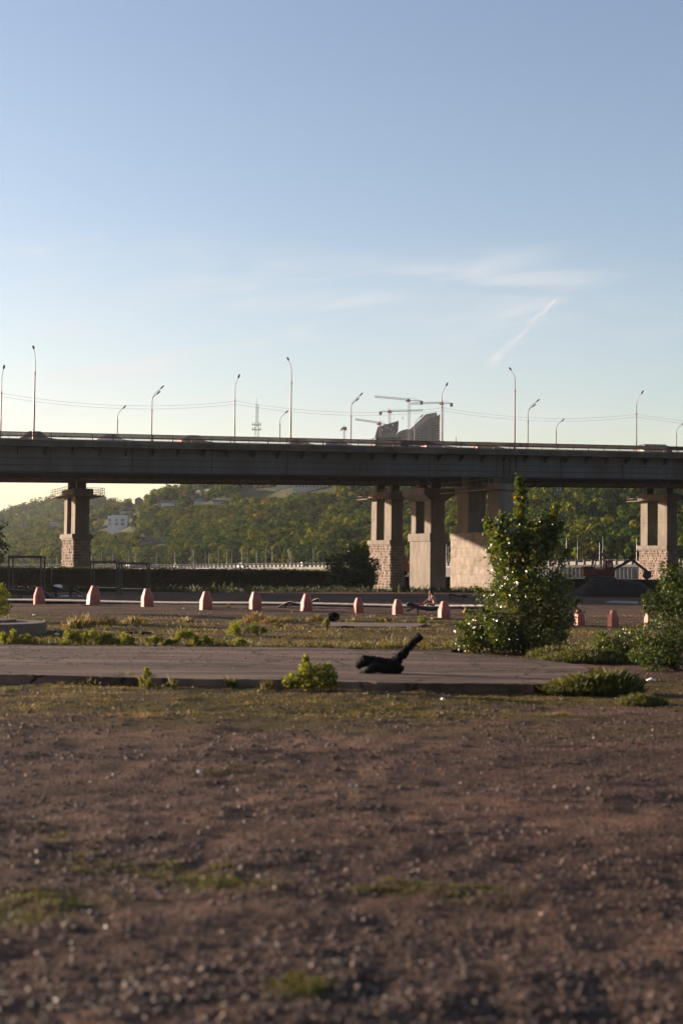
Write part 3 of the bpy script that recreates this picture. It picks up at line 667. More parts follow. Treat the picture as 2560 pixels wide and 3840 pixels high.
for (px, nm, lab, cat, colr, Lc, H, van, lit, wv) in [ # lane positions

    (143, 'car', 'dark grey estate car crossing the bridge below the leftmost tall lamp', 'car', (0.08, 0.08, 0.09), 4.6, 1.6, False, False, 4.5),
    (425, 'car', 'white car crossing the bridge at the left third', 'car', (0.85, 0.87, 0.9), 4.4, 1.5, False, False, 4.5),
    (735, 'car', 'dark car with glowing tail lights braking on the bridge', 'car', (0.05, 0.05, 0.055), 4.5, 1.55, False, True, 4.5),
    (1128, 'car', 'small dark saloon just right of the tall middle lamp', 'car', (0.07, 0.07, 0.08), 4.2, 1.4, False, False, 5.0),
    (1270, 'car', 'silver grey car behind the railing left of the dark van', 'car', (0.3, 0.31, 0.33), 4.4, 1.45, False, False, 5.0),
    (1462, 'van', 'tall dark van rising above the railing in front of the building site', 'van', (0.05, 0.045, 0.05), 5.2, 1.85, True, False, 4.8),
    (1643, 'car', 'pale car on the bridge just right of the small lamp', 'car', (0.55, 0.56, 0.6), 4.6, 1.5, False, True, 4.2),
    (1832, 'car', 'black car with red tail light glowing left of the poplar lamp', 'car', (0.03, 0.03, 0.03), 4.6, 1.5, False, True, 4.2),
    (2455, 'van', 'dark people carrier on the bridge near the right edge', 'van', (0.06, 0.035, 0.03), 5.0, 1.75, True, False, 4.6)]:
    wv -= 1.4; s_ = s_at(px, wv); car(nm, lab, cat, colr, Bz(s_, wv, ROADZ), BRZ, Lc, H, 1.78, van, lit)

# ------------------------------------------------------------------ far bank and hills
EMB = [(-900, 2116, 900), (0, 2115, 720), (600, 2117, 600), (1230, 2110, 520), (2100, 2100, 430), (3600, 2085, 370)]
def lerp_tab(tab, x, k):
    if x <= tab[0][0]: return tab[0][k]
    for a, b2 in zip(tab[:-1], tab[1:]):
        if x <= b2[0]:
            q = (x-a[0])/(b2[0]-a[0]); return a[k] + (b2[k]-a[k])*q
    return tab[-1][k]
def emb_pt(px): return P(px, lerp_tab(EMB, px, 1), lerp_tab(EMB, px, 2))
CREST_A = [(-900, 2060), (-200, 2030), (0, 2010), (120, 1975), (230, 1940), (330, 1930), (440, 1885), (520, 1865), (580, 1838), (700, 1805), (850, 1775), (1100, 1745), (1500, 1725), (2000, 1730), (2560, 1740), (3600, 1760)]
CREST_B = [(-900, 2010), (-300, 1960), (0, 1925), (60, 1912), (150, 1885), (200, 1870), (330, 1868), (400, 1874), (470, 1888), (800, 1900), (1600, 1900)]
def hillA(px, t):
    Y0 = lerp_tab(EMB, px, 2) + 28; Y = Y0 + t*330
    e0 = hor(px) - lerp_tab(EMB, px, 1) - 6; ec = hor(px) - lerp_tab(CREST_A, px, 1) - 36
    if t <= 1: e = e0 + (ec-e0)*(t**0.85)
    else: e = ec - (t-1)*120
    X = (px-CX)/F*Y; amp = min(1, t*3)*1.0
    z = CAMH + e*Y/F
    z += amp*(10*mnoise.noise(Vector((X*0.012+Y*0.007, Y*0.006, 3.1))) + 4.5*mnoise.noise(Vector((X*0.03, Y*0.03, 1.1))))*(0.35 if t > 0.8 else 1)
    return Vector((X, Y, z))
def hillB(px, t):
    Y = 1050 + t*330; ec = hor(px) - lerp_tab(CREST_B, px, 1) - 24
    e = ec*(t**0.8) if t <= 1 else ec - (t-1)*60
    X = (px-CX)/F*Y
    return Vector((X, Y, CAMH + e*Y/F + 5*mnoise.noise(Vector((X*0.01, Y*0.01, 7.1)))*min(1, t*3)))
SOILG = mat('hill_soil', (0.055, 0.058, 0.02), 0.95, 0, 0.5, 0.12, c2=(0.03, 0.04, 0.012))
def hillmesh(fn, px0, px1, step, trange, nrow, name):
    vs = []; pxs = np.arange(px0, px1, step); ts = np.linspace(0, trange, nrow)
    for t in ts:
        for px in pxs: vs.append(fn(px, t))
    n = len(pxs); fs = [(j*n+i, j*n+i+1, (j+1)*n+i+1, (j+1)*n+i) for j in range(nrow-1) for i in range(n-1)]
    me = bpy.data.meshes.new(name); me.from_pydata(vs, [], fs); me.polygons.foreach_set('use_smooth', [True]*len(fs)); me.materials.append(SOILG)
    o = bpy.data.objects.new(name, me); col.objects.link(o); return setp(o, kind='structure')
hillmesh(hillA, -900, 3600, 30, 1.5, 60, 'hills'); hillmesh(hillB, -900, 1600, 30, 1.4, 40, 'hills')
def proj(p):
    d = Vector(p) - CAM; k = F/d.dot(fw); return CX + d.dot(rt)*k, CY - d.dot(up)*k
def hill_at(px, py):
    lo, hi = 0.0, 1.0
    for _ in range(24):
        mid = (lo+hi)/2
        if proj(hillA(px, mid))[1] > py: lo = mid
        else: hi = mid
    return hillA(px, lo), lo
# houses list first so that trees keep clear of them: px0, px1, ytop, ybase
HOUSES = []
def canopy(fn, n, pxr, tmax, rlo, rhi, name, label, leaves, seed, clear=()):
    rg = np.random.default_rng(seed); V_ = []; T_ = []
    for _ in range(n):
        px = rg.uniform(*pxr); t = rg.uniform(0.0, tmax)**0.85 if _ % 8 else rg.uniform(0, 0.05)
        if t > tmax: continue
        p = fn(px, t); X, Y = p.x, p.y
        x, y = proj(p); r = rg.uniform(rlo, rhi)*(1+0.25*mnoise.noise(Vector((X*0.02, Y*0.02, 5))))
        top = y - 2.2*r*F/Y; rp = r*F/Y
        bad = False
        for (a, b2, yt, yb) in clear:
            if x+rp > a and x-rp < b2 and y > yt-4 and top < yb: 
                if y < yb-(44 if a == 390 else 14) and a != 905: pass
                elif y < yb+3: bad = True
                else: r = min(r, (y - yb + 3)/(2.3*F/Y)); bad = bad or r < 0.5
        if bad: continue
        if mnoise.noise(Vector((X*0.025, Y*0.02, 12))) > 0.42 and t > 0.3: r *= 0.45
        nl = leaves; lob = 5
        cs = np.stack([rg.normal(0, 0.40, lob)*r, rg.normal(0, 0.40, lob)*r, rg.uniform(0.5, 1.6, lob)*r], -1); lt = rg.normal(0, 0.08, lob)
        li = rg.integers(0, lob, nl); d = rg.normal(size=(nl, 3)); d /= np.linalg.norm(d, axis=1)[:, None]
        rad = rg.uniform(0.82, 1.05, nl)*r*0.55
        c = cs[li] + d*rad[:, None]; c[:, 2] = np.maximum(c[:, 2], 0.1)
        nrm = d + rg.normal(0, 0.2, (nl, 3)); nrm /= np.linalg.norm(nrm, axis=1)[:, None]
        a = np.cross(nrm, rg.normal(size=(nl, 3))); a /= np.linalg.norm(a, axis=1)[:, None]; bvec = np.cross(nrm, a)
        sz = rg.uniform(0.5, 1.1, nl)*r*0.175
        c = c + np.array([X, Y, p.z-0.3])
        q = np.stack([c + a*sz[:, None]*1.2, c + bvec*sz[:, None], c - a*sz[:, None]*1.2, c - bvec*sz[:, None]], 1)
        V_.append(q.reshape(-1, 3)); base = np.clip(0.42 + 0.3*mnoise.noise(Vector((X*0.012, Y*0.012, 2))) + rg.normal(0, 0.26), 0, 1)
        T_.append(np.clip(base + lt[li] + rg.normal(0, 0.05, nl), 0, 1))
    o = npmesh(name, np.concatenate(V_), 4, LEAF_WOOD, np.concatenate(T_)); return setp(o, label, 'wood', kind='stuff')
HOUSES = [(390, 486, 1925, 1992), (448, 505, 1902, 1924), (603, 660, 1872, 1898), (725, 775, 1866, 1890), (795, 836, 1872, 1890), (526, 622, 2016, 2042),
          (186, 226, 1958, 1972), (504, 534, 1862, 1888), (1030, 1235, 1805, 1843), (2070, 2106, 1822, 1850), (905, 1070, 1840, 1862)]
canopy(hillA, 9000, (-400, 2960), 1.12, 2.2, 4.2, 'wood', 'dense golden green wood covering the riverside hill', 210, 11, HOUSES)
canopy(hillB, 1700, (-400, 900), 1.1, 3.5, 6.0, 'wood', 'hazy wooded ridge at the far left behind the hill', 90, 12)

def house(px0, px1, yt, yb, label, rooft='flat', wall='white', rmat='roof', wins=(), side=0.35, name='house', cat='house', depth=8, frac=0.5):
    pc, t = hill_at((px0+px1)/2, yb); Y = pc.y; k = Y/F; Wd = (px1-px0)*k; H = (yb-yt)*k
    c = P((px0+px1)/2, yb, Y); e = empty(name, (c.x, Y, c.z), label, cat)
    if rooft == 'flat': hw = H
    else: hw = H*frac
    g = MB(); g.box((c.x, Y+depth/2, c.z+hw/2-1.5), (Wd, depth, hw+3.0)); g.build('wall', M[wall], e)
    if rooft == 'flat':
        g = MB(); g.box((c.x, Y+depth/2, c.z+hw+0.15), (Wd+0.3, depth+0.3, 0.3)); g.build('roof', M[rmat], e)
    elif rooft == 'hip':
        g = MB(); g.frustum((c.x, Y+depth/2, c.z+hw), (Wd+0.8, depth+0.8), (Wd*0.25, 0.4), H-hw); g.build('roof', M[rmat], e)
    elif rooft == 'gable':
        g = MB(); g.prism([(c.x-Wd/2-0.4, Y-0.4, c.z+hw), (c.x+Wd/2+0.4, Y-0.4, c.z+hw), (c.x, Y-0.4, c.z+H)], (0, depth+0.8, 0)); g.build('roof', M[rmat], e)
    elif rooft == 'long':
        g = MB(); g.prism([(c.x-Wd/2-0.4, Y-0.5, c.z+hw), (c.x-Wd/2-0.4, Y+depth+0.5, c.z+hw), (c.x-Wd/2-0.4, Y+depth/2, c.z+H)], (Wd+0.8, 0, 0)); g.build('roof', M[rmat], e)
    for (fx, fz, ww, wh) in wins:
        g = MB(); x = c.x + (fx-0.5)*Wd; z = c.z + fz*hw
        g.box((x, Y-0.06, z), (ww+0.3, 0.12, wh+0.3)); f = g.build('window', M['cream'], e)
        g = MB(); g.box((x, Y-0.14, z), (ww, 0.06, wh)); g.build('pane', M['window'], f)
    return e, c, Wd, H, Y
e, c, Wd, H, Y = house(420, 478, 1931, 1990, 'white two storey cube house on the wooded hill', wins=[(0.3, 0.68, 1.3, 1.2), (0.68, 0.68, 1.9, 1.4), (0.3, 0.42, 1.3, 1.6), (0.68, 0.42, 1.8, 1.6)], depth=8)
g = MB(); g.box((c.x-Wd/2-1.35, Y+4.4, c.z+H/2-1.7), (2.7, 7, H+2.6)); wg = g.build('side_wing', M['white'], e)
for zz in (0.68, 0.42):
    g = MB(); g.box((c.x-Wd/2-1.4, Y+0.84, c.z+H*zz), (1.0, 0.1, 1.4)); g.build('window', M['window'], e)
g = MB(); pts = [P(482, 1952, Y), P(492, 1964, Y-3), P(505, 1971, Y-6), P(520, 1980, Y-9)]
g.tube(pts, 0.25, 6); setp(g.build('garden_wall', M['cream']), 'pale garden wall curving downhill from the white cube house', 'garden wall')
house(450, 500, 1904, 1924, 'grey roofed house just above the white cube house', 'gable', 'cream', 'roof', depth=9, frac=0.35)
house(605, 655, 1877, 1898, 'low white house with grey roof left of the smoke', 'long', 'white', 'roof', depth=7, frac=0.55)
house(728, 772, 1866, 1890, 'green roofed house under the smoke', 'hip', 'cream', 'roof_green', depth=7, frac=0.45)
house(797, 833, 1872, 1888, 'blue grey roofed house right of the smoke', 'long', 'cream', 'roof', depth=7, frac=0.4)
house(528, 568, 2014, 2040, 'steep gabled house low on the hill, left one of the pair', 'gable', 'cream', 'roof', depth=9, frac=0.25)
house(572, 620, 2016, 2042, 'steep gabled brown house low on the hill, right one of the pair', 'gable', 'roof_red', 'roof', depth=9, frac=0.25)
house(188, 224, 1960, 1972, 'small flat roofed shed on the left hillside', 'flat', 'cream', 'white', depth=6)
house(506, 532, 1864, 1886, 'brick villa among trees near the left crest', 'hip', 'roof_red', 'roof', depth=7, frac=0.6, wins=[(0.3, 0.6, 1, 1), (0.7, 0.6, 1, 1)])
house(1035, 1095, 1814, 1832, 'white terrace building with supports at the hilltop under the bridge', 'flat', 'cream', 'white', depth=8)
house(1097, 1230, 1818, 1840, 'long grey block with banded windows at the hilltop under the bridge', 'flat', 'cream', 'roof', wins=[(0.1+0.1*i, 0.7, 1.2, 1.0) for i in range(9)], depth=8)
house(2075, 2101, 1824, 1848, 'small white block on the shaded hillside right of the poplar tip', 'flat', 'white', 'white', depth=6, wins=[(0.3, 0.6, 0.8, 1), (0.7, 0.6, 0.8, 1)])

# smoke
def smoke():
    mt = bpy.data.materials.new('smoke'); mt.use_nodes = True; t = mt.node_tree; t.nodes.clear(); o = nn(t, 'ShaderNodeOutputMaterial')
    pv = nn(t, 'ShaderNodeVolumePrincipled'); pv.inputs['Color'].default_value = (0.95, 0.93, 0.9, 1); tc = nn(t, 'ShaderNodeTexCoord')
    n = nn(t, 'ShaderNodeTexNoise'); n.inputs['Scale'].default_value = 0.28; n.inputs['Detail'].default_value = 4; t.links.new(tc.outputs['Object'], n.inputs['Vector'])
    mr = nn(t, 'ShaderNodeMapRange'); mr.inputs['From Min'].default_value = 0.45; mr.inputs['From Max'].default_value = 0.7; mr.inputs['To Max'].default_value = 1.6
    t.links.new(n.outputs[0], mr.inputs[0]); t.links.new(mr.outputs[0], pv.inputs['Density']); t.links.new(pv.outputs[0], o.inputs['Volume'])
    Y = hill_at(760, 1875)[0].y - 6; g = MB()
    for px, py, rx, rz_ in ((715, 1872, 1.6, 1.0), (728, 1862, 2.2, 1.4), (745, 1850, 2.6, 2.0), (765, 1846, 2.6, 2.0), (790, 1844, 3.0, 2.4), (805, 1855, 3.2, 2.0), (822, 1862, 2.2, 1.2), (775, 1858, 2.5, 1.5)):
        g.ell(P(px, py, Y), (rx, 2.0, rz_), 12, 8)
    s = g.build('smoke', mt, None, smooth=True)
    rm = s.modifiers.new('r', 'REMESH'); rm.mode = 'VOXEL'; rm.voxel_size = 0.5
    setp(s, 'pale smoke drifting over the hillside houses', 'smoke', kind='stuff')
smoke()

# embankment
emb = empty('embankment_wall', emb_pt(1230), 'long pale concrete embankment with balustrade along the far bank', 'embankment wall')
pxs = list(range(-600, 3400, 60))
tops = [emb_pt(px) for px in pxs]
def strip(mb, dz0, dz1, dy0, dy1, idx=None):
    pts = tops if idx is None else tops[idx[0]:idx[1]]
    for a, b2 in zip(pts[:-1], pts[1:]):
        q = []
        for p in (a, b2):
            for dy, dz in ((dy0, dz0), (dy1, dz0), (dy1, dz1), (dy0, dz1)): q.append(Vector((p.x, p.y+dy, p.z+dz)))
        mb.add(q, [(0,1,2,3), (7,6,5,4), (0,4,5,1), (1,5,6,2), (2,6,7,3), (3,7,4,0)])
g = MB(); strip(g, -2.3, -1.5, -0.4, 0.6); g.build('coping', M['emb'], emb)
g = MB(); strip(g, -14, -2.3, 0.0, 1.0); g.build('retaining_wall', M['frame_conc'], emb)
g = MB()
for a, b2 in zip(tops[:-1], tops[1:]):
    n = max(1, int((b2-a).length/1.1))
    for k in range(n):
        p = a.lerp(b2, k/n)
        if mnoise.noise(Vector((p.x*0.05, 0, 0))) > -0.25: g.box((p.x, p.y-0.09, p.z-5.2+rr.uniform(-0.3, 0.3)), (0.55, 0.16, 5.4))
g.build('sheet_pile', M['emb'], emb)
g = MB(); strip(g, -0.12, 0.0, -0.1, 0.15); g.build('top_rail', M['emb'], emb)
g = MB()
for a, b2 in zip(tops[:-1], tops[1:]):
    n = max(1, int((b2-a).length/2.1))
    for k in range(n):
        p = a.lerp(b2, k/n); g.box((p.x, p.y, p.z-0.75), (0.75, 0.4, 1.5))
g.build('baluster', M['emb'], emb)
g = MB(); strip(g, -2.2, -1.55, 1.0, 30); setp(g.build('riverside_road', M['asphalt']), kind='structure')
# far lamps
e0 = empty('street_lamp', (0, 0, 0), 'x', 'street lamp', 'thin pale lamp posts along the far bank')
g = MB(); g.tube([(0, 0, 0), (0, 0, 6.2)], [0.10, 0.06], 6); g.build('pole', M['poleg'], e0)
g = MB(); g.beam((0, 0, 6.15), (0.5, 0, 6.3), 0.06); g.box((0.55, 0, 6.3), (0.3, 0.12, 0.06)); g.build('lamp_head', M['poleg'], e0)
xs = [a/2.24 for a in (763, 838, 945, 1065, 1130, 1300)] + [600+a/1.96 for a in (105, 220, 242, 323, 358, 421, 489, 520, 599, 634, 708, 770, 822, 940, 958, 1123)] + [1300+a/2.613 for a in (977, 1005)] + [1700+a/1.823 for a in (774, 866, 1002, 1041, 1256)]
for i, px in enumerate(xs):
    p = emb_pt(px); o = e0 if i == 0 else copy_tree(e0); o.location = (p.x, p.y+1.6+4*(i % 2), p.z-1.55); o.rotation_euler = (0, 0, 1.3 if i % 2 else -1.7)
    n = 1.0 + 0.4*((i*37 % 10)/10); o.scale = (1, 1, n)
    o['label'] = 'thin pale lamp post on the far bank, ' + ORD[i] + ' from the left'
# small vehicles on riverside road
for i, (px, cc, lb) in enumerate([(478, (0.7, 0.7, 0.72), 'white van on the far riverside road right of the left pier'), (660, (0.5, 0.5, 0.52), 'silver car on the far riverside road, left of the dark bush'), (905, (0.6, 0.6, 0.6), 'pale car on the far riverside road at the middle of the wood'), (1135, (0.35, 0.4, 0.45), 'blue grey car on the far riverside road near the stone pier')]):
    p = emb_pt(px); q = emb_pt(px+40)
    car('van' if i == 0 else 'car', lb, 'van' if i == 0 else 'car', cc, (p.x, p.y+5, p.z-1.52), math.atan2(q.y-p.y, q.x-p.x), 5.2 if i == 0 else 4.3, 2.3 if i == 0 else 1.75, 1.8, i == 0, False, 'vehicles on the far riverside road').rotation_euler[1] = 0

# ------------------------------------------------------------------ construction site
YS = 1400.0
def Q(cx, cy, Y=YS): return P(1380 + cx/4.356, 1440 + cy/4.356, Y)
site = empty('building', Q(640, 1150), 'unfinished concrete building with two sail shaped wings among cranes', 'building')
def poly(pts, dep, y0=0): 
    g = MB(); g.prism([Q(a, b2) + Vector((0, y0, 0)) for a, b2 in pts], (0, dep, 0)); return g
poly([(110, 862), (155, 700), (495, 600), (495, 692), (440, 735), (330, 812), (230, 845)], 14).build('sail_wall', M['frame_dark'], site)
poly([(110, 864), (230, 847), (330, 814), (440, 737), (495, 694), (490, 760), (440, 830), (380, 1200), (110, 1200)], 10, 2).build('curved_base', M['frame_conc'], site)
g = MB()
for a, b2, ww, hh in ((402, 670, 18, 26), (272, 712, 16, 22), (226, 750, 16, 22), (373, 747, 12, 14), (318, 712, 14, 18)):
    g.prism([Q(a-ww/2, b2-hh/2)+Vector((0, -0.4, 0)), Q(a+ww/2, b2-hh/2)+Vector((0, -0.4, 0)), Q(a+ww/2, b2+hh/2)+Vector((0, -0.4, 0)), Q(a-ww/2, b2+hh/2)+Vector((0, -0.4, 0))], (0, 0.38, 0))
g.build('opening', M['white'], site)
poly([(380, 1200), (440, 832), (500, 780), (560, 752), (640, 735), (682, 742), (700, 900), (700, 1200)], 26).build('middle_hall', M['frame_conc'], site)
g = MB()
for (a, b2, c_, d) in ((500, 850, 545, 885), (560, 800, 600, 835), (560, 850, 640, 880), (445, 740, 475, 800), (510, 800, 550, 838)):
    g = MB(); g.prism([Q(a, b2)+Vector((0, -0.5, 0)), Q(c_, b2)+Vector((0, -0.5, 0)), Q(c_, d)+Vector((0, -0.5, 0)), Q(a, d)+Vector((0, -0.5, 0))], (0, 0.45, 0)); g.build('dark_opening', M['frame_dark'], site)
poly([(682, 750), (935, 502), (1115, 470), (1115, 1200), (682, 1200)], 26, 1).build('tower_wing', M['frame_conc'], site)
poly([(1118, 520), (1175, 486), (1175, 590), (1118, 590)], 8, 2).build('fin', M['frame_conc'], site)
g = MB()   # sloping lattice roof
for k in range(5):
    o_ = k*14
    g.beam(Q(684+o_*1.1, 748+o_*0.15)+Vector((0, -1, 0)), Q(938+o_, 503+o_*0.9)+Vector((0, -1, 0)), 0.9); g.beam(Q(938+o_, 503+o_*0.9)+Vector((0, -1, 0)), Q(1113, 472+o_*0.95)+Vector((0, -1, 0)), 0.9)
for k in range(24):
    q = k/23
    if q < 0.6: a = (684+(938-684)*q/0.6, 748-245*q/0.6)
    else: a = (938+175*(q-0.6)/0.4, 503-32*(q-0.6)/0.4)
    g.beam(Q(*a)+Vector((0, -1.3, 0)), Q(min(a[0]+40, 1113), a[1]+52)+Vector((0, -1.3, 0)), 0.8)
g.build('roof_lattice', M['lattice'], site)
g = MB()
for i, y in enumerate((612, 655, 697, 740, 782, 824, 868, 912)):
    x0 = 1112
    g.prism([Q(x0-100, y-6)+Vector((0, -1.5, 0)), Q(x0+20, y-8)+Vector((0, -1.5, 0)), Q(1175, y+6)+Vector((0, -1.5, 0)), Q(1175, y+12)+Vector((0, -1.5, 0)), Q(x0, y+14)+Vector((0, -1.5, 0)), Q(x0-100, y+6)+Vector((0, -1.5, 0))], (0, 24, 0))
g.build('floor_slab', M['frame_conc'], site)
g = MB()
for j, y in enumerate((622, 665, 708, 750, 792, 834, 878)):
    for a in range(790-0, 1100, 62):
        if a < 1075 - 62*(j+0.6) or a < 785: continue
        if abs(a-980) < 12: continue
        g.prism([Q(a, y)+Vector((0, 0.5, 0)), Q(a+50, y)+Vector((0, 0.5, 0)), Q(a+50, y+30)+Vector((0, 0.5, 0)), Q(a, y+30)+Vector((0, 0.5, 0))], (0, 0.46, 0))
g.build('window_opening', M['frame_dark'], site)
g = MB()
for y in np.arange(590, 920, 42):
    for a in (1135, 1160): g.beam(Q(a, y)+Vector((0, 6, 0)), Q(a, y+34)+Vector((0, 6, 0)), 0.5)
g.build('column', M['frame_conc'], site)

def lattice(mb, p0, p1, w, n, t=0.28):
    p0, p1 = Vector(p0), Vector(p1); d = (p1-p0).normalized(); a = Vector((0, 1, 0)); b2 = d.cross(a).normalized()
    cor = [(a*i + b2*j)*w/2 for i, j in ((-1, -1), (1, -1), (1, 1), (-1, 1))]
    for c_ in cor: mb.beam(p0+c_, p1+c_, t)
    for k in range(n):
        q0 = p0.lerp(p1, k/n); q1 = p0.lerp(p1, (k+1)/n)
        for i in (0, 2) if w > 1 else (0,):
            c0, c1 = cor[i], cor[(i+3) % 4]
            if k % 2: c0, c1 = c1, c0
            mb.beam(q0+c0, q1+c1, t*0.7)
            if w > 1:
                d0, d1 = cor[i], cor[(i+1) % 4]; mb.beam(q0+(d0 if k % 2 else d1), q1+(d1 if k % 2 else d0), t*0.7)
def crane(px, ytop, jib, cjib, label, Y, ybase=1720, mm='crane_white', hook=None, w=1.9):
    base = P(px, ybase, Y); top = P(px, ytop, Y); e = empty('tower_crane', base, label, 'tower crane', 'tower cranes over the building site')
    g = MB(); lattice(g, base, (base.x, Y, top.z-1.5), w, 26); g.build('mast', M[mm], e)
    g = MB(); g.box((top.x, Y, top.z-0.3), (2.8, 2.6, 2.6)); sl = g.build('slewing_unit', M['crane_red'], e)
    g = MB(); g.box((top.x-1.9 if jib[0] < px else top.x+1.9, Y-1.2, top.z-0.8), (1.6, 1.6, 2.0)); g.build('cab', M['crane_red'], e, bevel=0.1)
    j1 = P(jib[0], jib[1], Y); g = MB(); lattice(g, (top.x, Y, top.z+0.6), j1, 1.5, 26, 0.24); g.build('jib', M['crane_white'], e)
    c1 = P(cjib[0], cjib[1], Y); g = MB(); g.beam((top.x, Y, top.z), c1, 1.2, 0.6); g.beam((top.x, Y, top.z+2.6), c1, 0.25); g.beam((top.x, Y, top.z), (top.x, Y, top.z+2.8), 0.5); g.build('counter_jib', M['crane_white'], e)
    g = MB(); g.box((c1.x - (1.4 if c1.x > top.x else -1.4), Y, c1.z-1.4), (2.8, 2.2, 3.6)); g.build('counterweight', M['lamphead'], e)
    if hook:
        h0 = P(hook[0], hook[1], Y); g = MB(); g.beam(h0, (h0.x, Y, P(hook[0], hook[2], Y).z), 0.15); g.box((h0.x, Y, P(hook[0], hook[2], Y).z-0.6), (0.8, 0.8, 1.2)); g.build('hook', M['wire'], e)
    return e
crane(1531.5, 1501, (1404, 1487), (1585, 1505), 'tallest tower crane between the two wings, long arm to the left', 1380)
crane(1657, 1512, (1539, 1513.5), (1697, 1513), 'tower crane at the right side of the unfinished building', 1420)
crane(1458.5, 1543, (1585, 1539), (1421, 1545), 'grey tower crane behind the left wing, long arm to the right', 1440, hook=(1510, 1543, 1566))
crane(1423.6, 1588, (1331, 1572), (1452, 1593), 'low orange tower crane in front of the left wing', 1370, mm='crane_or')
crane(1289, 1605, (1277, 1614), (1300, 1603), 'small tower crane on its own left of the building site', 1500)
# lattice mast and spire
b0 = P(962, 1720, 1500); tp = P(962, 1517, 1500)
e = empty('telecom_mast', b0, 'red and white lattice radio mast behind the bridge', 'radio mast')
g = MB(); lattice(g, b0, (b0.x, 1500, P(962, 1600, 1500).z), 3.6, 12, 0.3); lattice(g, (b0.x, 1500, P(962, 1600, 1500).z), (b0.x, 1500, tp.z), 2.2, 14, 0.35); g.build('lattice_tower', M['crane_white'], e)
g = MB(); g.tube([tp, P(962, 1491, 1500)], [0.35, 0.12], 6); g.build('antenna', M['poleg'], e)
g = MB()
for y_ in (1594, 1612): q = P(962, y_, 1500); g.box(q, (10, 4, 0.5)); [g.tube([q+Vector((dx, 0, 0)), q+Vector((dx, 0, 2.6))], 0.35, 6) for dx in (-4, -2, 2.6, 4.4)]
g.build('platform', M['lamphead'], e)
g = MB(); b1 = P(1709, 1700, 1500); g.tube([b1, P(1709, 1650, 1500), P(1709, 1636, 1500)], [0.6, 0.5, 0.08], 6); setp(g.build('spire', M['lamphead']), 'tiny thin spire poking above the bridge railing right of the cranes', 'spire')

# ------------------------------------------------------------------ foliage helpers
def leaves(cent, nrm, size, elong, rg, hexa=True):
    n = len(cent); a = np.cross(nrm, rg.normal(size=(n, 3))); a /= np.linalg.norm(a, axis=1)[:, None]+1e-9; b2 = np.cross(nrm, a); sz = size[:, None]
    if hexa:
        # heart-like pointed leaf in two folded halves (quads)
        fold = nrm*sz*0.18
        tipp = cent + a*sz*elong; basep = cent - a*sz*0.8
        l1 = cent - a*sz*0.45 + b2*sz*0.62 + fold; l2 = cent + a*sz*0.3 + b2*sz*0.6 + fold
        r1 = cent - a*sz*0.45 - b2*sz*0.62 + fold; r2 = cent + a*sz*0.3 - b2*sz*0.6 + fold
        q = np.stack([basep, l1, l2, tipp, basep, tipp, r2, r1], 1); return q.reshape(-1, 3), 2
    q = np.stack([cent + a*sz*elong, cent + b2*sz*0.6, cent - a*sz*elong, cent - b2*sz*0.6], 1); return q.reshape(-1, 3), 1
def blob_leaves(blobs, n, rg, shell=0.55):
    """blobs: list of (center, (rx,ry,rz), weight)"""
    wts = np.array([b2[2] for b2 in blobs], float); wts /= wts.sum(); idx = rg.choice(len(blobs), n, p=wts)
    C = np.array([list(b2[0]) for b2 in blobs]); Rr = np.array([list(b2[1]) for b2 in blobs])
    d = rg.normal(size=(n, 3)); d /= np.linalg.norm(d, axis=1)[:, None]; rad = shell + (1-shell)*rg.random(n)**0.6
    wob = 1 + 0.25*np.sin(d[:, 0]*5+idx)*np.cos(d[:, 2]*6+idx*2)
    p = C[idx] + d*Rr[idx]*(rad*wob)[:, None]; nr = d*0.6 + rg.normal(0, 0.7, (n, 3)) + np.array([0, 0, 0.3]); nr /= np.linalg.norm(nr, axis=1)[:, None]
    return p, nr
def shrub(name, base, blobs, n, size, lm, label, cat, seed, stems=4, group=None, shell=0.5, tint=(0.5, 0.25), elong=1.0, twigs=10, hexa=True, stem_r=0.012, partname='foliage'):
    rg = np.random.default_rng(seed); base = Vector(base); e = empty(name, base, label, cat, group)
    p, nr = blob_leaves(blobs, n, rg, shell); keep = p[:, 2] > base.z+0.01; p, nr = p[keep], nr[keep]
    v, k = leaves(p, nr, size*(0.6+0.8*rg.random(len(p))), elong, rg, hexa)
    cl = np.clip(rg.normal(tint[0], tint[1], len(p)), 0, 1)
    npmesh(partname, v - np.array(base), 4, lm, np.repeat(cl, k), e)
    g = MB(); zt = max(b2[0][2] for b2 in blobs)
    for i in range(stems + twigs):
        b2 = blobs[rg.integers(0, len(blobs))]; c_ = Vector(b2[0]) + Vector(rg.normal(0, 0.3, 3))*min(b2[1])
        if c_.z < base.z+0.05: c_.z = base.z+0.05
        st = base + Vector((rg.normal(0, 0.04), rg.normal(0, 0.04), -0.02)); mid = st.lerp(c_, 0.5) + Vector((0, 0, 0.1*(c_-st).length))
        g.tube([st, mid, c_], [stem_r, stem_r*0.7, stem_r*0.3], 5)
    g.build('stem', M['bark'], e)
    return e

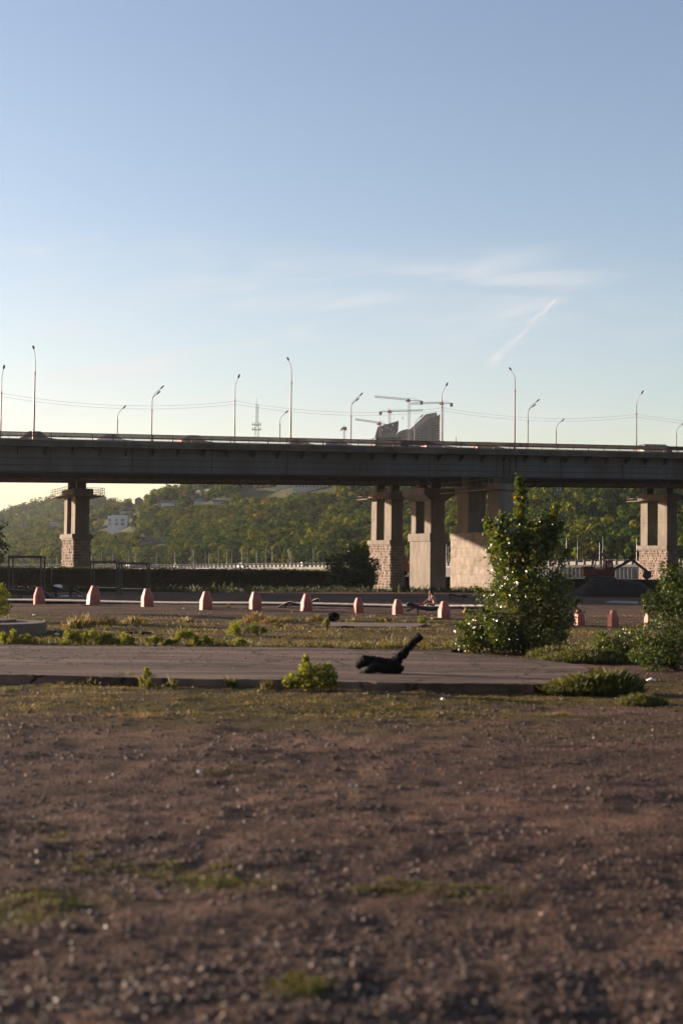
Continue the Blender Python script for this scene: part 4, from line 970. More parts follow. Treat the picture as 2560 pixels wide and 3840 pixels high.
# ------------------------------------------------------------------ poplar sapling
def poplar():
    rg = np.random.default_rng(21); bp = G(1960, 2452); Y = bp.y
    def W(px, py, dy=0): return P(px, py, Y+dy)
    e = empty('poplar_tree', bp, 'young glossy leaved poplar with a narrow pointed top at the road edge', 'tree')
    g = MB(); lead = [bp, W(1955, 2330), W(1965, 2200), W(1958, 2080), W(1953, 1960), W(1950, 1870), W(1945, 1795)]
    g.tube(lead, [0.055, 0.045, 0.036, 0.028, 0.02, 0.013, 0.006], 8); tr = g.build('trunk', M['bark'], e)
    tips = [((1955, 2400), (1745, 2290), 0.3), ((1955, 2360), (1780, 2200), 0.5), ((1957, 2300), (1830, 2060), 0.4), ((1960, 2240), (1855, 1960), -0.2), ((1960, 2260), (2075, 1920), 0.1), ((1957, 2330), (2130, 2060), -0.4),
            ((1955, 2400), (2170, 2250), 0.4), ((1955, 2430), (1715, 2400), -0.4), ((1957, 2200), (1910, 2010), 0.5), ((1957, 2180), (1820, 1945), 0.2), ((1957, 2160), (1876, 1922), -0.2), ((1957, 2180), (2086, 1892), 0.1), ((1957, 2200), (2105, 1960), -0.2), ((1957, 2120), (2030, 1930), 0.2), ((1960, 2300), (2020, 2010), -0.6), ((1956, 2410), (2120, 2380), -0.7), ((1956, 2420), (1830, 2360), -0.9), ((1956, 2380), (2040, 2180), 0.8), ((1956, 2400), (1880, 2200), -0.8),
            ((1958, 2150), (1985, 1960), 0.2), ((1955, 2440), (1700, 2340), 0.0), ((1955, 2350), (2090, 2150), 0.3), ((1955, 2400), (1800, 2280), -0.5), ((1955, 2300), (1905, 2120), 0.7)]
    g = MB(); blobs = []
    paths = [(lead[3:], 1.0)]
    for a, b2, dy in tips:
        p0 = W(*a); p2 = W(b2[0], b2[1], dy*1.0); mid = p0.lerp(p2, 0.5) + Vector((0, dy*0.2, -0.12)); g.tube([p0, mid, p2], [0.02, 0.013, 0.005], 6); paths.append(([p0, mid, p2], 1.0))
    g.build('branch', M['bark'], e)
    # leaf positions along shoots, clumped
    P_, N_ = [], []; paths.append((lead[3:], 1.0))
    for pts, wgt in paths:
        arr = np.array([list(p) for p in pts]); L_ = sum(np.linalg.norm(arr[i+1]-arr[i]) for i in range(len(arr)-1)); n = int(380*L_/1.5)
        q = rg.random(n)**0.75*(len(arr)-1); i = np.minimum(q.astype(int), len(arr)-2); f = (q-i)[:, None]
        c_ = arr[i]*(1-f) + arr[i+1]*f; fr = q/(len(arr)-1); sp_ = 0.06 + 0.26*np.sin(np.pi*np.clip(fr*0.9+0.1, 0, 1))
        if pts is paths[0][0] or pts is paths[-1][0]: sp_ = 0.09 + 0.16*(1-fr)
        c_ = c_ + rg.normal(0, 1, (n, 3))*sp_[:, None]*0.62; P_.append(c_); N_.append(rg.normal(0, 1, (n, 3)))
    # inner dense mass
    mass = [(W(1870, 2020), (0.27, 0.25, 0.3), 0.35), (W(2055, 1990), (0.25, 0.25, 0.3), 0.35), (W(2120, 2180), (0.3, 0.3, 0.4), 0.5), (W(2110, 2300, -0.2), (0.5, 0.5, 0.6), 1.4), (W(2080, 2200, 0.2), (0.4, 0.4, 0.5), 0.9), (W(1860, 2230), (0.38, 0.4, 0.5), 0.8), (W(1780, 2350, 0.2), (0.45, 0.4, 0.45), 1.0), (W(2050, 2050), (0.3, 0.3, 0.4), 0.4), (W(1870, 2100), (0.28, 0.3, 0.4), 0.35), (W(1740, 2410), (0.3, 0.3, 0.3), 0.5), (W(1980, 2360), (0.85, 0.7, 0.62), 3), (W(2010, 2240), (0.8, 0.6, 0.7), 2.6), (W(1850, 2370), (0.75, 0.6, 0.5), 2.0), (W(1960, 2140), (0.6, 0.5, 0.6), 1.5), (W(2090, 2330), (0.55, 0.5, 0.6), 1.7), (W(1790, 2400), (0.5, 0.4, 0.38), 1.0), (W(2060, 2420), (0.8, 0.5, 0.35), 1.4), (W(1900, 2430), (0.9, 0.5, 0.3), 1.4), (W(1960, 2030), (0.42, 0.35, 0.35), 0.5)]
    p, nr = blob_leaves(mass, 8600, rg, 0.3); P_.append(p); N_.append(nr)
    p = np.concatenate(P_); nr = np.concatenate(N_); nr /= np.linalg.norm(nr, axis=1)[:, None]
    k = p[:, 2] > 0.03; p, nr = p[k], nr[k]
    sz = 0.043*(0.5+0.9*rg.random(len(p))) * np.where(p[:, 2] > 3.0, 1.35, 1.0)
    v, kk = leaves(p, nr, sz, 0.95, rg); t_ = np.clip(rg.normal(0.5, 0.24, len(p)), 0, 1)
    npmesh('foliage', v - np.array(bp), 4, LEAF_POP, np.repeat(t_, kk), e)
poplar()
# right hand shrubs
def bl(px, py, Y, rx, rz_, w_=1.0, ry=None): return (P(px, py, Y), (rx, ry or rx, rz_), w_)
b0 = G(2330, 2480); Y = b0.y
shrub('shrub', b0, [bl(2290, 2440, Y, 0.45, 0.3), bl(2350, 2400, Y, 0.4, 0.4), bl(2400, 2450, Y, 0.45, 0.4), bl(2255, 2400, Y, 0.25, 0.25, 0.5)], 2200, 0.034, LEAF_POP, 'low leafy shrub in front of the two rightmost bollards', 'shrub', 31)
b0 = G(2520, 2520); Y = b0.y
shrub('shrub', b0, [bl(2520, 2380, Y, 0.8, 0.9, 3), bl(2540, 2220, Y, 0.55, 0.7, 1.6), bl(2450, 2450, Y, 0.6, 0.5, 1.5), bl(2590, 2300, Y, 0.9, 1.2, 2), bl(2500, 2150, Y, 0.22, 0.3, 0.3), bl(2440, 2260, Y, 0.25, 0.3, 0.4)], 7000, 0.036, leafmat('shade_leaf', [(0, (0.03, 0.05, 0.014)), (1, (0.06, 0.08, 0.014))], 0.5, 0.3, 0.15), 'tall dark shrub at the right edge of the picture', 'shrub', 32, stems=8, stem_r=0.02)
# dark bush against pier
b0 = Vector((P(1310, 2200, 203).x, 203, -1)); Y = 203
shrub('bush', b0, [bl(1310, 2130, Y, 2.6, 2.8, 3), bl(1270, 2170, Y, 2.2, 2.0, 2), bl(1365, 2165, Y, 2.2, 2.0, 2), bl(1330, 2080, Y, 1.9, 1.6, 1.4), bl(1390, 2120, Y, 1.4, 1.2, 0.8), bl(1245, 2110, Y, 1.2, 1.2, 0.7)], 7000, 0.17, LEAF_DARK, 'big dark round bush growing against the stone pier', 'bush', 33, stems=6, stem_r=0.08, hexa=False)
b0 = Vector((P(1375, 2200, 262).x, 262, -3)); Y = 262
shrub('bush', b0, [bl(1372, 2090, Y, 2.2, 3.4, 3), bl(1352, 2140, Y, 2.2, 3, 2)], 3500, 0.22, LEAF_WOOD, 'paler green bush behind the dark one, left of the stone pier', 'bush', 34, stems=4, stem_r=0.06, hexa=False)
# left edge tree and bush
b0 = G(-95, 2330); Y = b0.y
shrub('bush', b0, [bl(-40, 2255, Y, 0.9, 0.6, 3), bl(5, 2275, Y, 0.45, 0.4, 1), bl(-10, 2215, Y, 0.45, 0.35, 1)], 3000, 0.04, LEAF_WEED, 'yellow green bush at the left picture edge', 'bush', 35)
b0 = G(-160, 2290); Y = b0.y
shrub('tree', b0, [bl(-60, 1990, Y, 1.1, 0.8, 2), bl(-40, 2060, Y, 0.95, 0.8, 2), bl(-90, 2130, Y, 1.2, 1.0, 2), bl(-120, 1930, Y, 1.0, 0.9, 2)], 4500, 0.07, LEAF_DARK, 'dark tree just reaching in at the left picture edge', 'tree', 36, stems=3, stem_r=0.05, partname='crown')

# ------------------------------------------------------------------ road slab, round slab
def Gf(px, py, z):
    d = ray(px, py); t = (z-CAMH)/d.z; p = CAM + d*t; return Vector((p.x, p.y, z))
def roadslab():
    near = [(-500, 2524), (0, 2530), (300, 2534), (600, 2541), (900, 2547), (1200, 2552), (1500, 2558), (1750, 2563), (2000, 2568), (2120, 2560)]
    far = [(2215, 2512), (2160, 2492), (2040, 2476), (1900, 2463), (1750, 2452), (1500, 2440), (1200, 2430), (800, 2425), (400, 2421), (0, 2417), (-500, 2410)]
    ring = []
    pts = [Gf(a, b2, 0.17) for a, b2 in near + far]
    for i, (a, b2) in enumerate(zip(pts, pts[1:] + pts[:1])):
        n = max(1, int((b2-a).length/0.16))
        for k in range(n):
            p = a.lerp(b2, k/n); j = 0.09*mnoise.noise(Vector((p.x*2.4, p.y*2.1, 0))) + 0.05*mnoise.noise(Vector((p.x*6.4, p.y*6.1, 2))) + 0.22*mnoise.noise(Vector((p.x*0.45, p.y*0.5, 5)))
            ring.append(Vector((p.x, p.y+j*1.2, 0.17+0.012*mnoise.noise(Vector((p.x, p.y, 0))))))
    me = bpy.data.meshes.new('road'); bm = bmesh.new(); tv = [bm.verts.new(p) for p in ring]; bm.faces.new(tv)
    lv = [bm.verts.new((p.x, p.y + (-0.03 if p.y < 38 else 0.03), -0.1)) for p in ring]
    n = len(ring)
    for i in range(n): bm.faces.new((tv[i], lv[i], lv[(i+1) % n], tv[(i+1) % n]))
    bmesh.ops.recalc_face_normals(bm, faces=bm.faces); bm.to_mesh(me); bm.free(); me.materials.append(M['road'])
    o = bpy.data.objects.new('road', me); col.objects.link(o); setp(o, kind='structure')
roadslab()
ctr = Gf(-150, 2330, 0.38); rad = (Gf(176, 2330, 0.38)-ctr).length
g = MB(); ring = [(rad*(1+0.006*mnoise.noise(Vector((math.cos(a)*3, math.sin(a)*3, 0)))), a) for a in np.linspace(0, 2*math.pi, 97)[:-1]]
g.prism([ctr + Vector((r_*math.cos(a), r_*0.9*math.sin(a), -0.45)) for r_, a in ring], (0, 0, 0.45)); rs = g.build('concrete_platform', M['slab'], None, bevel=0.03)
setp(rs, 'round raised concrete platform at the left edge', 'platform')
g = MB(); c2_ = ctr + Vector((0.2, 0.4, 0.02)); g.tube([c2_, c2_ + Vector((0, 0, 0.05))], rad*0.55, 40); g.build('inner_disc', M['road'], rs)
# thin flat slab in weeds
q = [Gf(a, b2, 0.03) for a, b2 in ((1185, 2348), (1560, 2350), (1600, 2337), (1240, 2333))]
g = MB(); g.prism([v - Vector((0, 0, 0.06)) for v in q], (0, 0, 0.06)); setp(g.build('concrete_slab', M['slab']), 'flat bare concrete slab lying in the weeds below the bollards', 'slab')

# ------------------------------------------------------------------ boardwalk
A_ = G(-120, 2253, 0.12); B__ = G(1830, 2277, 0.12)
bw = empty('boardwalk', (A_ + B__)/2, 'long pale wooden boardwalk laid across the lot behind the bollards', 'boardwalk')
d = (B__-A_); Ln = d.length; d.normalize(); nrm = Vector((-d.y, d.x, 0)); pl = MB()
k = 0.0; r2 = random.Random(5)
while k < Ln:
    p = A_ + d*(k+0.09); wdt = 3.0 + r2.uniform(-0.06, 0.06); z = gz(p.x, p.y) + 0.13 + r2.uniform(-0.006, 0.006) + 0.03*math.sin(k*0.4)
    pl.obox((p.x, p.y+1.5, z+0.02), d*0.082, nrm*wdt/2, (0, 0, 0.03)); k += 0.18
pl.build('plank', M['wood'], bw)
g = MB()
for o_ in (0.35, 2.6): 
    a = A_ + Vector((0, o_, -0.06)); b2 = B__ + Vector((0, o_, -0.06)); g.beam(a, b2, 0.06, 0.09)
g.build('joist', M['wood_dark'], bw)

# ------------------------------------------------------------------ bollards
def bollard_proto():
    e = empty('bollard', (0, 0, 0), 'x', 'bollard', 'faded red obelisk bollards in a row across the lot')
    g = MB(); hb = 0.5
    def ring(h, half, ch): 
        return [(half, -half+ch, h), (half, half-ch, h), (half-ch, half, h), (-half+ch, half, h), (-half, half-ch, h), (-half, -half+ch, h), (-half+ch, -half, h), (half-ch, -half, h)]
    rs_ = [ring(0, 0.28, 0.075), ring(hb, 0.272, 0.075), ring(0.95, 0.135, 0.045), ring(0.965, 0.125, 0.04)]
    vs = sum(rs_, []); fs = []
    for j in range(3):
        for i in range(8): fs.append((j*8+i, j*8+(i+1) % 8, (j+1)*8+(i+1) % 8, (j+1)*8+i))
    fs += [tuple(range(24, 32)), tuple(reversed(range(8)))]; g.add(vs, fs); g.build('body', M['salmon'], e)
    g = MB(); g.tube([(0.035*math.cos(a), 0, 0.985+0.035*math.sin(a)) for a in np.linspace(-0.5, 3.64, 9)], 0.009, 6); g.build('lifting_loop', M['iron'], e)
    return e
bp_ = bollard_proto()
BL = [(148, 2266, 2199, 'dull red bollard, leftmost of the row', 0.1), (350, 2271, 2196, 'leaning red bollard on a dark base, second from the left', 0.35), (553, 2278, 2208, 'red bollard right of the metal frames', 0.3), (772, 2288, 2217, 'red bollard standing fourth from the left', 0.25), (958, 2290, 2221, 'red bollard left of the slatted lounger, on a thin base slab', 0.22), (1149, 2296, 2229, 'red bollard in front of the slatted lounger', 0.2), (1343, 2301, 2243, 'red bollard right of the charred log chunk', 0.15), (1491, 2308, 2248, 'red bollard left of the seated person', 0.12), (1664, 2322, 2253, 'red bollard right of the seated person', 0.12), (2172, 2345, 2285, 'red bollard half hidden at the right side of the poplar', 0.1), (2298, 2351, 2288, 'bollard with a bright lit face, right of the poplar', 0.1), (2434, 2349, 2290, 'rightmost bollard half hidden by the right shrub', 0.1)]
for i, (px, yb, yt, lab, rz_) in enumerate(BL):
    o = bp_ if i == 0 else copy_tree(bp_); p = G(px, yb); o.location = (p.x, p.y, gh(p.x, p.y)-0.01); s_ = (yb-yt)/F*p.y/0.985
    o.scale = (s_, s_, s_); rz_ = rz_*0.5 + 0.38; o.rotation_euler = (0, R(3.5) if i == 1 else R(random.uniform(-2, 2)), rz_); o['label'] = lab
for px, yb, w_, lab in ((335, 2272, 0.9, 'dark base slab under the leaning bollard'), (925, 2290, 0.75, 'pale slab beside the fifth bollard'), (1118, 2297, 0.7, 'pale slab beside the bollard at the slatted lounger'), (1640, 2322, 0.6, 'pale slab beside the bollard right of the seated person')):
    p = G(px, yb); g = MB(); g.box((p.x, p.y, p.z+0.03), (w_, 0.5, 0.09), 0.1); setp(g.build('paving_slab', M['slab'] if 'pale' in lab else M['wood_dark'], None, bevel=0.015), lab, 'slab')

# ------------------------------------------------------------------ frames (changing shelters)
def shelter(px0, px1, ytop, yb, label, depth=1.5, bench=True, Yo=None):
    pa = G(px0, yb) if Yo is None else Vector((P(px0, yb, Yo).x, Yo, gz(0, Yo))); Y = pa.y
    pb = P(px1, yb, Y); H = P(px0, ytop, Y).z - pa.z; x0, x1 = pa.x, pb.x; z0 = pa.z
    e = empty('shelter_frame', ((x0+x1)/2, Y+depth/2, z0), label, 'metal frame', 'bare metal frames on the lot')
    t = 0.12
    for x in (x0, x1):
        for y in (Y, Y+depth):
            g = MB(); g.box((x, y, z0+H/2), (t, t, H)); g.build('leg', M['frame_steel'], e)
    g = MB()
    for y in (Y, Y+depth): g.box(((x0+x1)/2, y, z0+H+0.08), (x1-x0+0.2, 0.14, 0.2))
    for x in (x0, x1, (x0+x1)/2): g.box((x, Y+depth/2, z0+H+0.07), (0.11, depth-0.15, 0.16))
    g.build('top_frame', M['frame_steel'], e)
    if bench:
        g = MB(); g.box(((x0+x1)/2, Y+depth*0.75, z0+0.62), (x1-x0-0.2, 0.45, 0.05)); g.build('bench_board', M['wood'], e)
        g = MB(); g.box(((x0+x1)/2, Y, z0+0.5), (x1-x0, 0.06, 0.06)); g.build('rail', M['steel_dark'], e)
    return e
shelter(340, 437, 2110, 2228, 'dark metal frame just right of the left pier')
shelter(446, 550, 2116, 2234, 'dark metal frame with a pale bench, right one of the pair')
shelter(32, 152, 2091, 2222, 'low wide metal frame at the far left against the wall', bench=False, Yo=118)
p = G(193, 2215); g = MB(); g.tube([p, (p.x, p.y, P(193, 2072, p.y).z)], 0.045, 8); g.tube([(p.x, p.y, P(193, 2085, p.y).z), (p.x, p.y, P(193, 2068, p.y).z)], 0.08, 8); setp(g.build('umbrella_pole', M['steel_rust']), 'slim bare pole left of the left pier', 'pole')

# ------------------------------------------------------------------ loungers
def lounger(label, prof, Y, depth=0.75, matt='wood_dark', slat='wood_dark', legs=(), thick=0.09, slats=True, group='wavy sun loungers on the lot'):
    pts = [P(a, b2, Y) for a, b2 in prof]; cx = sum(p.x for p in pts)/len(pts)
    e = empty('sun_lounger', (cx, Y+depth/2, gz(cx, Y)), label, 'sun lounger', group)
    # smooth resample
    fine = []
    for i in range(len(pts)-1):
        p0 = pts[max(i-1, 0)]; p1 = pts[i]; p2 = pts[i+1]; p3 = pts[min(i+2, len(pts)-1)]
        for k in range(6):
            t = k/6; fine.append(0.5*((2*p1) + (p2-p0)*t + (2*p0-5*p1+4*p2-p3)*t*t + (3*p1-p0-3*p2+p3)*t**3))
    fine.append(pts[-1])
    for dy in (0.0, depth-0.06):
        g = MB()
        for a, b2 in zip(fine[:-1], fine[1:]): g.beam(a+Vector((0, dy+0.03, -thick/2)), b2+Vector((0, dy+0.03, -thick/2))+(b2-a)*0.08, 0.06, thick)
        g.build('side_beam', M[matt], e)
    g = MB(); acc = 0
    for a, b2 in zip(fine[:-1], fine[1:]):
        L_ = (b2-a).length; n = max(1, int(round(L_/0.075)))
        for k in range(n):
            p = a.lerp(b2, (k+0.5)/n); dd = (b2-a).normalized(); up_ = dd.cross(Vector((0, 1, 0))); 
            if up_.z < 0: up_ = -up_
            g.obox(p + Vector((0, depth/2, 0)) + up_*0.016, dd*0.028, (0, depth/2+0.02, 0), up_*0.014)
    g.build('slat', M[slat], e)
    for (a, b2, c_, d_) in legs:
        p0 = P(a, b2, Y); p1 = P(c_, d_, Y)
        g = MB(); g.beam(p0+Vector((0, 0.1, 0)), p1+Vector((0, 0.1, 0)), 0.07, 0.07); g.beam(p0+Vector((0, depth-0.1, 0)), p1+Vector((0, depth-0.1, 0)), 0.07, 0.07); g.build('leg', M[matt], e)
    return e
Yp = G(1600, 2304).y
lounger('dark wavy lounger with the seated person on it', [(1527, 2266), (1535, 2261), (1552, 2266), (1568, 2273), (1590, 2277), (1612, 2280), (1640, 2277), (1655, 2276), (1672, 2282)], Yp, thick=0.17, legs=[(1567, 2275, 1567, 2304), (1650, 2279, 1650, 2306), (1562, 2276, 1524, 2293)])
Yl = G(1060, 2284).y
lounger('pale slatted wooden lounger behind the sixth bollard', [(1032, 2283), (1055, 2270), (1083, 2258), (1105, 2262), (1130, 2266), (1155, 2262), (1178, 2250), (1192, 2247), (1197, 2254)], Yl, 0.95, 'wood_dark', 'wood', legs=[(1070, 2266, 1068, 2287), (1160, 2262, 1160, 2285)])
Ya = G(230, 2243).y
lounger('dark lounger with a white towel at its raised left end', [(188, 2204), (198, 2199), (218, 2203), (240, 2212), (258, 2216), (276, 2212), (292, 2220), (306, 2230)], Ya, 0.7, 'black', 'black', legs=[(205, 2204, 208, 2240), (262, 2215, 262, 2240)])
g = MB(); q = [P(a, b2, Ya) for a, b2 in ((200, 2197), (206, 2193), (216, 2192), (226, 2194), (231, 2199), (228, 2205), (214, 2203))]
g.prism(q, (0, 0.55, 0)); setp(g.build('towel', M['whitecloth'], None, bevel=0.02), 'crumpled white towel on the raised end of the left lounger', 'towel')
Yb_ = G(110, 2255).y
lounger('dark bulky lounger behind the leftmost bollard', [(28, 2212), (45, 2212), (70, 2214), (100, 2215), (130, 2214), (160, 2220), (180, 2232), (186, 2246)], Yb_, 0.9, 'black', 'black', thick=0.3, legs=[(72, 2218, 72, 2254), (150, 2222, 146, 2256)])
Yc = G(1712, 2252).y
lounger('dark lounger in the shade left of the poplar, below the panelled pier', [(1678, 2232), (1690, 2227), (1706, 2231), (1722, 2236), (1738, 2233), (1750, 2240)], Yc, 0.7, 'black', 'black', legs=[(1690, 2230, 1688, 2250), (1738, 2236, 1738, 2250)])
def heap(name, px, yb, sx, sz, matn, label, cat, seed=1, sy=0.3):
    p = G(px, yb); g = MB(); g.ell((p.x, p.y, p.z+sz*0.35), (sx, sy, sz), 14, 8); r3 = random.Random(seed)
    g.v = [(x+0.25*sx*mnoise.noise(Vector((x*6, y*6, z*9+seed))), y, max(p.z-0.02, z+0.5*sz*mnoise.noise(Vector((x*5, y*5, z*5+seed+4))))) for x, y, z in g.v]
    o = g.build(name, M[matn], None); setp(o, label, cat); return o
heap('blanket', 250, 2238, 0.5, 0.1, 'greycloth', 'grey blanket heaped on the ground beside the towelled lounger', 'blanket', 2)
heap('bag', 303, 2238, 0.2, 0.12, 'pink', 'small pinkish bag on the ground left of the metal frame pair', 'bag', 3)
bgp = P(1576, 2268, Yp+0.35); g = MB(); g.ell(bgp, (0.16, 0.12, 0.11), 12, 8); g.v = [(x+0.05*mnoise.noise(Vector((x*9, y*9, z*9))), y, z) for x, y, z in g.v]
bag = g.build('bag', M['redcloth'], None, smooth=True); setp(bag, 'red bag lying on the lounger before the seated person', 'bag')
g = MB(); g.ell(bgp+Vector((0.0, -0.06, -0.045)), (0.12, 0.09, 0.05), 10, 6); setp(g.build('cloth', M['whitecloth'], None, smooth=True), 'small white cloth in front of the red bag', 'cloth')

# ------------------------------------------------------------------ person
def skin_obj(name, nodes, edges, mt, parent, root=0, sub=2):
    me = bpy.data.meshes.new(name); bm = bmesh.new(); sk = bm.verts.layers.skin.verify(); vs = []
    for i, (co, r_) in enumerate(nodes):
        v = bm.verts.new(co); v[sk].radius = (r_, r_) if not isinstance(r_, tuple) else r_; v[sk].use_root = (i == root); vs.append(v)
    for a, b2 in edges: bm.edges.new((vs[a], vs[b2]))
    bm.to_mesh(me); bm.free(); me.materials.append(mt); o = bpy.data.objects.new(name, me); col.objects.link(o); o.parent = parent
    o.modifiers.new('skin', 'SKIN'); s_ = o.modifiers.new('sub', 'SUBSURF'); s_.levels = sub; s_.render_levels = sub
    return o
def person():
    g0 = P(1612, 2304, Yp); z0 = gz(g0.x, Yp); e = empty('person', (g0.x, Yp+0.35, z0), 'person in a turquoise swimsuit seated on a lounger, chin on hand, facing left', 'person')
    N = [((0.27, 0, 0.50), (0.14, 0.12)), ((0.25, 0, 0.64), (0.12, 0.10)), ((0.20, 0, 0.80), (0.135, 0.10)), ((0.14, 0, 0.94), (0.11, 0.08)), ((0.10, 0, 1.0), 0.05), ((0.06, 0, 1.08), 0.055), ((0.03, 0, 1.15), (0.085, 0.095)), ((0.035, 0, 1.22), (0.07, 0.08)),
         # near arm (camera side) to chin
         ((0.15, -0.17, 0.92), 0.05), ((-0.04, -0.15, 0.70), 0.038), ((-0.04, -0.06, 0.97), 0.026), ((-0.045, -0.04, 1.04), 0.03),
         # far arm reaching to bag
         ((0.13, 0.17, 0.92), 0.05), ((-0.10, 0.17, 0.76), 0.037), ((-0.33, 0.14, 0.58), 0.026), ((-0.40, 0.13, 0.55), 0.028),
         # near leg, knee up then foot to ground
         ((0.18, -0.11, 0.50), 0.085), ((-0.17, -0.15, 0.55), 0.06), ((-0.05, -0.20, 0.28), 0.046), ((0.03, -0.22, 0.08), 0.034), ((-0.13, -0.22, 0.035), 0.03),
         # far leg stretched along lounger
         ((0.18, 0.11, 0.50), 0.085), ((-0.22, 0.10, 0.56), 0.058), ((-0.50, 0.08, 0.49), 0.042), ((-0.66, 0.07, 0.48), 0.032), ((-0.70, 0.07, 0.56), 0.028)]
    E = [(0,1), (1,2), (2,3), (3,4), (4,5), (5,6), (6,7), (3,8), (8,9), (9,10), (10,11), (3,12), (12,13), (13,14), (14,15), (0,16), (16,17), (17,18), (18,19), (19,20), (0,21), (21,22), (22,23), (23,24), (24,25)]
    skin_obj('body', N, E, M['skin'], e)
    # face details and hair
    g = MB(); g.ell((0.055, 0, 1.19), (0.105, 0.092, 0.105), 14, 8); g.ell((0.14, 0, 1.10), (0.05, 0.06, 0.09), 10, 6); h = g.build('hair', M['hair'], None, smooth=True); h.parent = e
    g = MB(); g.ell((-0.06, 0, 1.135), (0.016, 0.012, 0.018), 8, 5); n_ = g.build('nose', M['skin'], None, smooth=True); n_.parent = e
    for s_ in (-1, 1):
        g = MB(); g.ell((-0.048, s_*0.03, 1.165), (0.01, 0.012, 0.007), 8, 5); n_ = g.build('eye', M['hair'], None, smooth=True); n_.parent = e
        for k, (dx, L_) in enumerate(((0, 0.05), (0.012, 0.058), (0.024, 0.055), (0.036, 0.045))):
            pass
    fingers = []
    for (bx, by, bz, dirx) in ((-0.045, -0.04, 1.055, 0), (-0.42, 0.13, 0.545, 1)):
        for k in range(4):
            y = by - 0.024 + 0.016*k; L_ = (0.05, 0.06, 0.055, 0.042)[k]
            if dirx == 0: pts = [((bx-0.005, y, bz), 0.008), ((bx-0.02, y, bz+L_*0.5), 0.008), ((bx-0.005, y, bz+L_*0.9), 0.007)]
            else: pts = [((bx, y, bz), 0.008), ((bx-L_*0.6, y, bz-0.008), 0.008), ((bx-L_*0.9, y, bz-0.03), 0.007)]
            o = skin_obj('finger', pts, [(0, 1), (1, 2)], M['skin'], e, sub=1)
        th = [((bx+0.01, by-0.03, bz-0.02), 0.009), ((bx-0.01, by-0.05, bz+0.005), 0.008), ((bx-0.015, by-0.05, bz+0.03), 0.007)] if dirx == 0 else [((bx+0.03, by-0.03, bz), 0.009), ((bx, by-0.05, bz-0.01), 0.008), ((bx-0.02, by-0.05, bz-0.02), 0.007)]
        skin_obj('thumb', th, [(0, 1), (1, 2)], M['skin'], e, sub=1)
    skin_obj('swimsuit_bottom', [((0.29, 0, 0.52), (0.17, 0.15)), ((0.275, 0, 0.62), (0.15, 0.13)), ((0.16, -0.1, 0.505), 0.098), ((0.16, 0.1, 0.505), 0.098)], [(0, 1), (0, 2), (0, 3)], M['blue'], e)
    skin_obj('swimsuit_top', [((0.225, 0, 0.77), (0.155, 0.12)), ((0.195, 0, 0.89), (0.15, 0.11))], [(0, 1)], M['blue'], e)
person()

# ------------------------------------------------------------------ charred driftwood, stumps
def charred():
    b0 = G(1470, 2560); Y = b0.y+0.4
    def C(cx, cy, dy=0): return P(800+cx/1.742, 2150+cy/1.742, Y+dy)
    g = MB()
    g.tube([C(1120, 610), C(1180, 590), C(1225, 540), C(1290, 465), C(1352, 405)], [0.13, 0.135, 0.10, 0.085, 0.095], 12)
    g.tube([C(918, 692, -0.1), C(985, 655, -0.1), C(1060, 612), C(1130, 618), C(1190, 625)], [0.05, 0.085, 0.12, 0.14, 0.15], 12)
    g.tube([C(935, 610, 0.15), C(990, 570, 0.1), C(1060, 580, 0.1), C(1150, 590)], [0.08, 0.13, 0.12, 0.12], 10)
    g.tube([C(1210, 600), C(1200, 650), C(1160, 680)], [0.12, 0.11, 0.05], 10)
    g.tube([C(1290, 470), C(1330, 470, -0.1)], [0.05, 0.02], 7); g.tube([C(1000, 650, -0.2), C(980, 690, -0.3)], [0.06, 0.03], 7); g.tube([C(1120, 600), C(1090, 565, 0.1)], [0.06, 0.03], 7)
    g.tube([C(960, 560, 0.1), C(985, 550, 0.1)], [0.03, 0.06], 8)
    o = g.build('driftwood', M['char'], None, smooth=True); rm = o.modifiers.new('r', 'REMESH'); rm.mode = 'VOXEL'; rm.voxel_size = 0.018; rm.use_smooth_shade = True
    tx = bpy.data.textures.new('lumps', 'CLOUDS'); tx.noise_scale = 0.1; tx.noise_depth = 3; dm = o.modifiers.new('d', 'DISPLACE'); dm.texture = tx; dm.strength = 0.085; dm.mid_level = 0.5
    setp(o, 'charred black forked driftwood trunk lying on the road edge', 'driftwood')
    g = MB(); g.tube([C(1035, 690, -0.3), C(1048, 720, -0.35)], [0.025, 0.015], 8); setp(g.build('stick', M['steel_rust']), 'short rusty stick under the charred driftwood', 'stick')
charred()
def stump(px, yb, sx, sz, label, seed, sy=0.25, name='log'):
    p = G(px, yb); g = MB(); g.tube([(p.x-sx*(1-0.1*0), p.y, p.z+sz*0.5), (p.x-sx*0.3, p.y, p.z+sz*0.52), (p.x+sx*0.4, p.y+0.03, p.z+sz*0.5), (p.x+sx, p.y+0.05, p.z+sz*0.45)], [sz*0.40, sz*0.52, sz*0.5, sz*0.38], 14)
    o = g.build(name, M['char'], None, smooth=True); o.modifiers.new('r', 'REMESH').voxel_size = 0.03
    tx = bpy.data.textures.new('l2', 'CLOUDS'); tx.noise_scale = 0.1; dm = o.modifiers.new('d', 'DISPLACE'); dm.texture = tx; dm.strength = 0.05
    setp(o, label, 'log'); return o
stump(1251, 2330, 0.24, 0.40, 'short thick charred log chunk left of the seventh bollard', 1)
stump(1298, 2331, 0.14, 0.07, 'thin charred piece just right of the log chunk', 2)
stump(1303, 2356, 0.28, 0.10, 'flat dark driftwood piece below the log chunk', 3)
stump(520, 2378, 0.45, 0.09, 'long flat dark wood piece in the weeds at left', 4)
stump(1740, 2448, 0.4, 0.12, 'black rag like debris at the left foot of the poplar', 5)
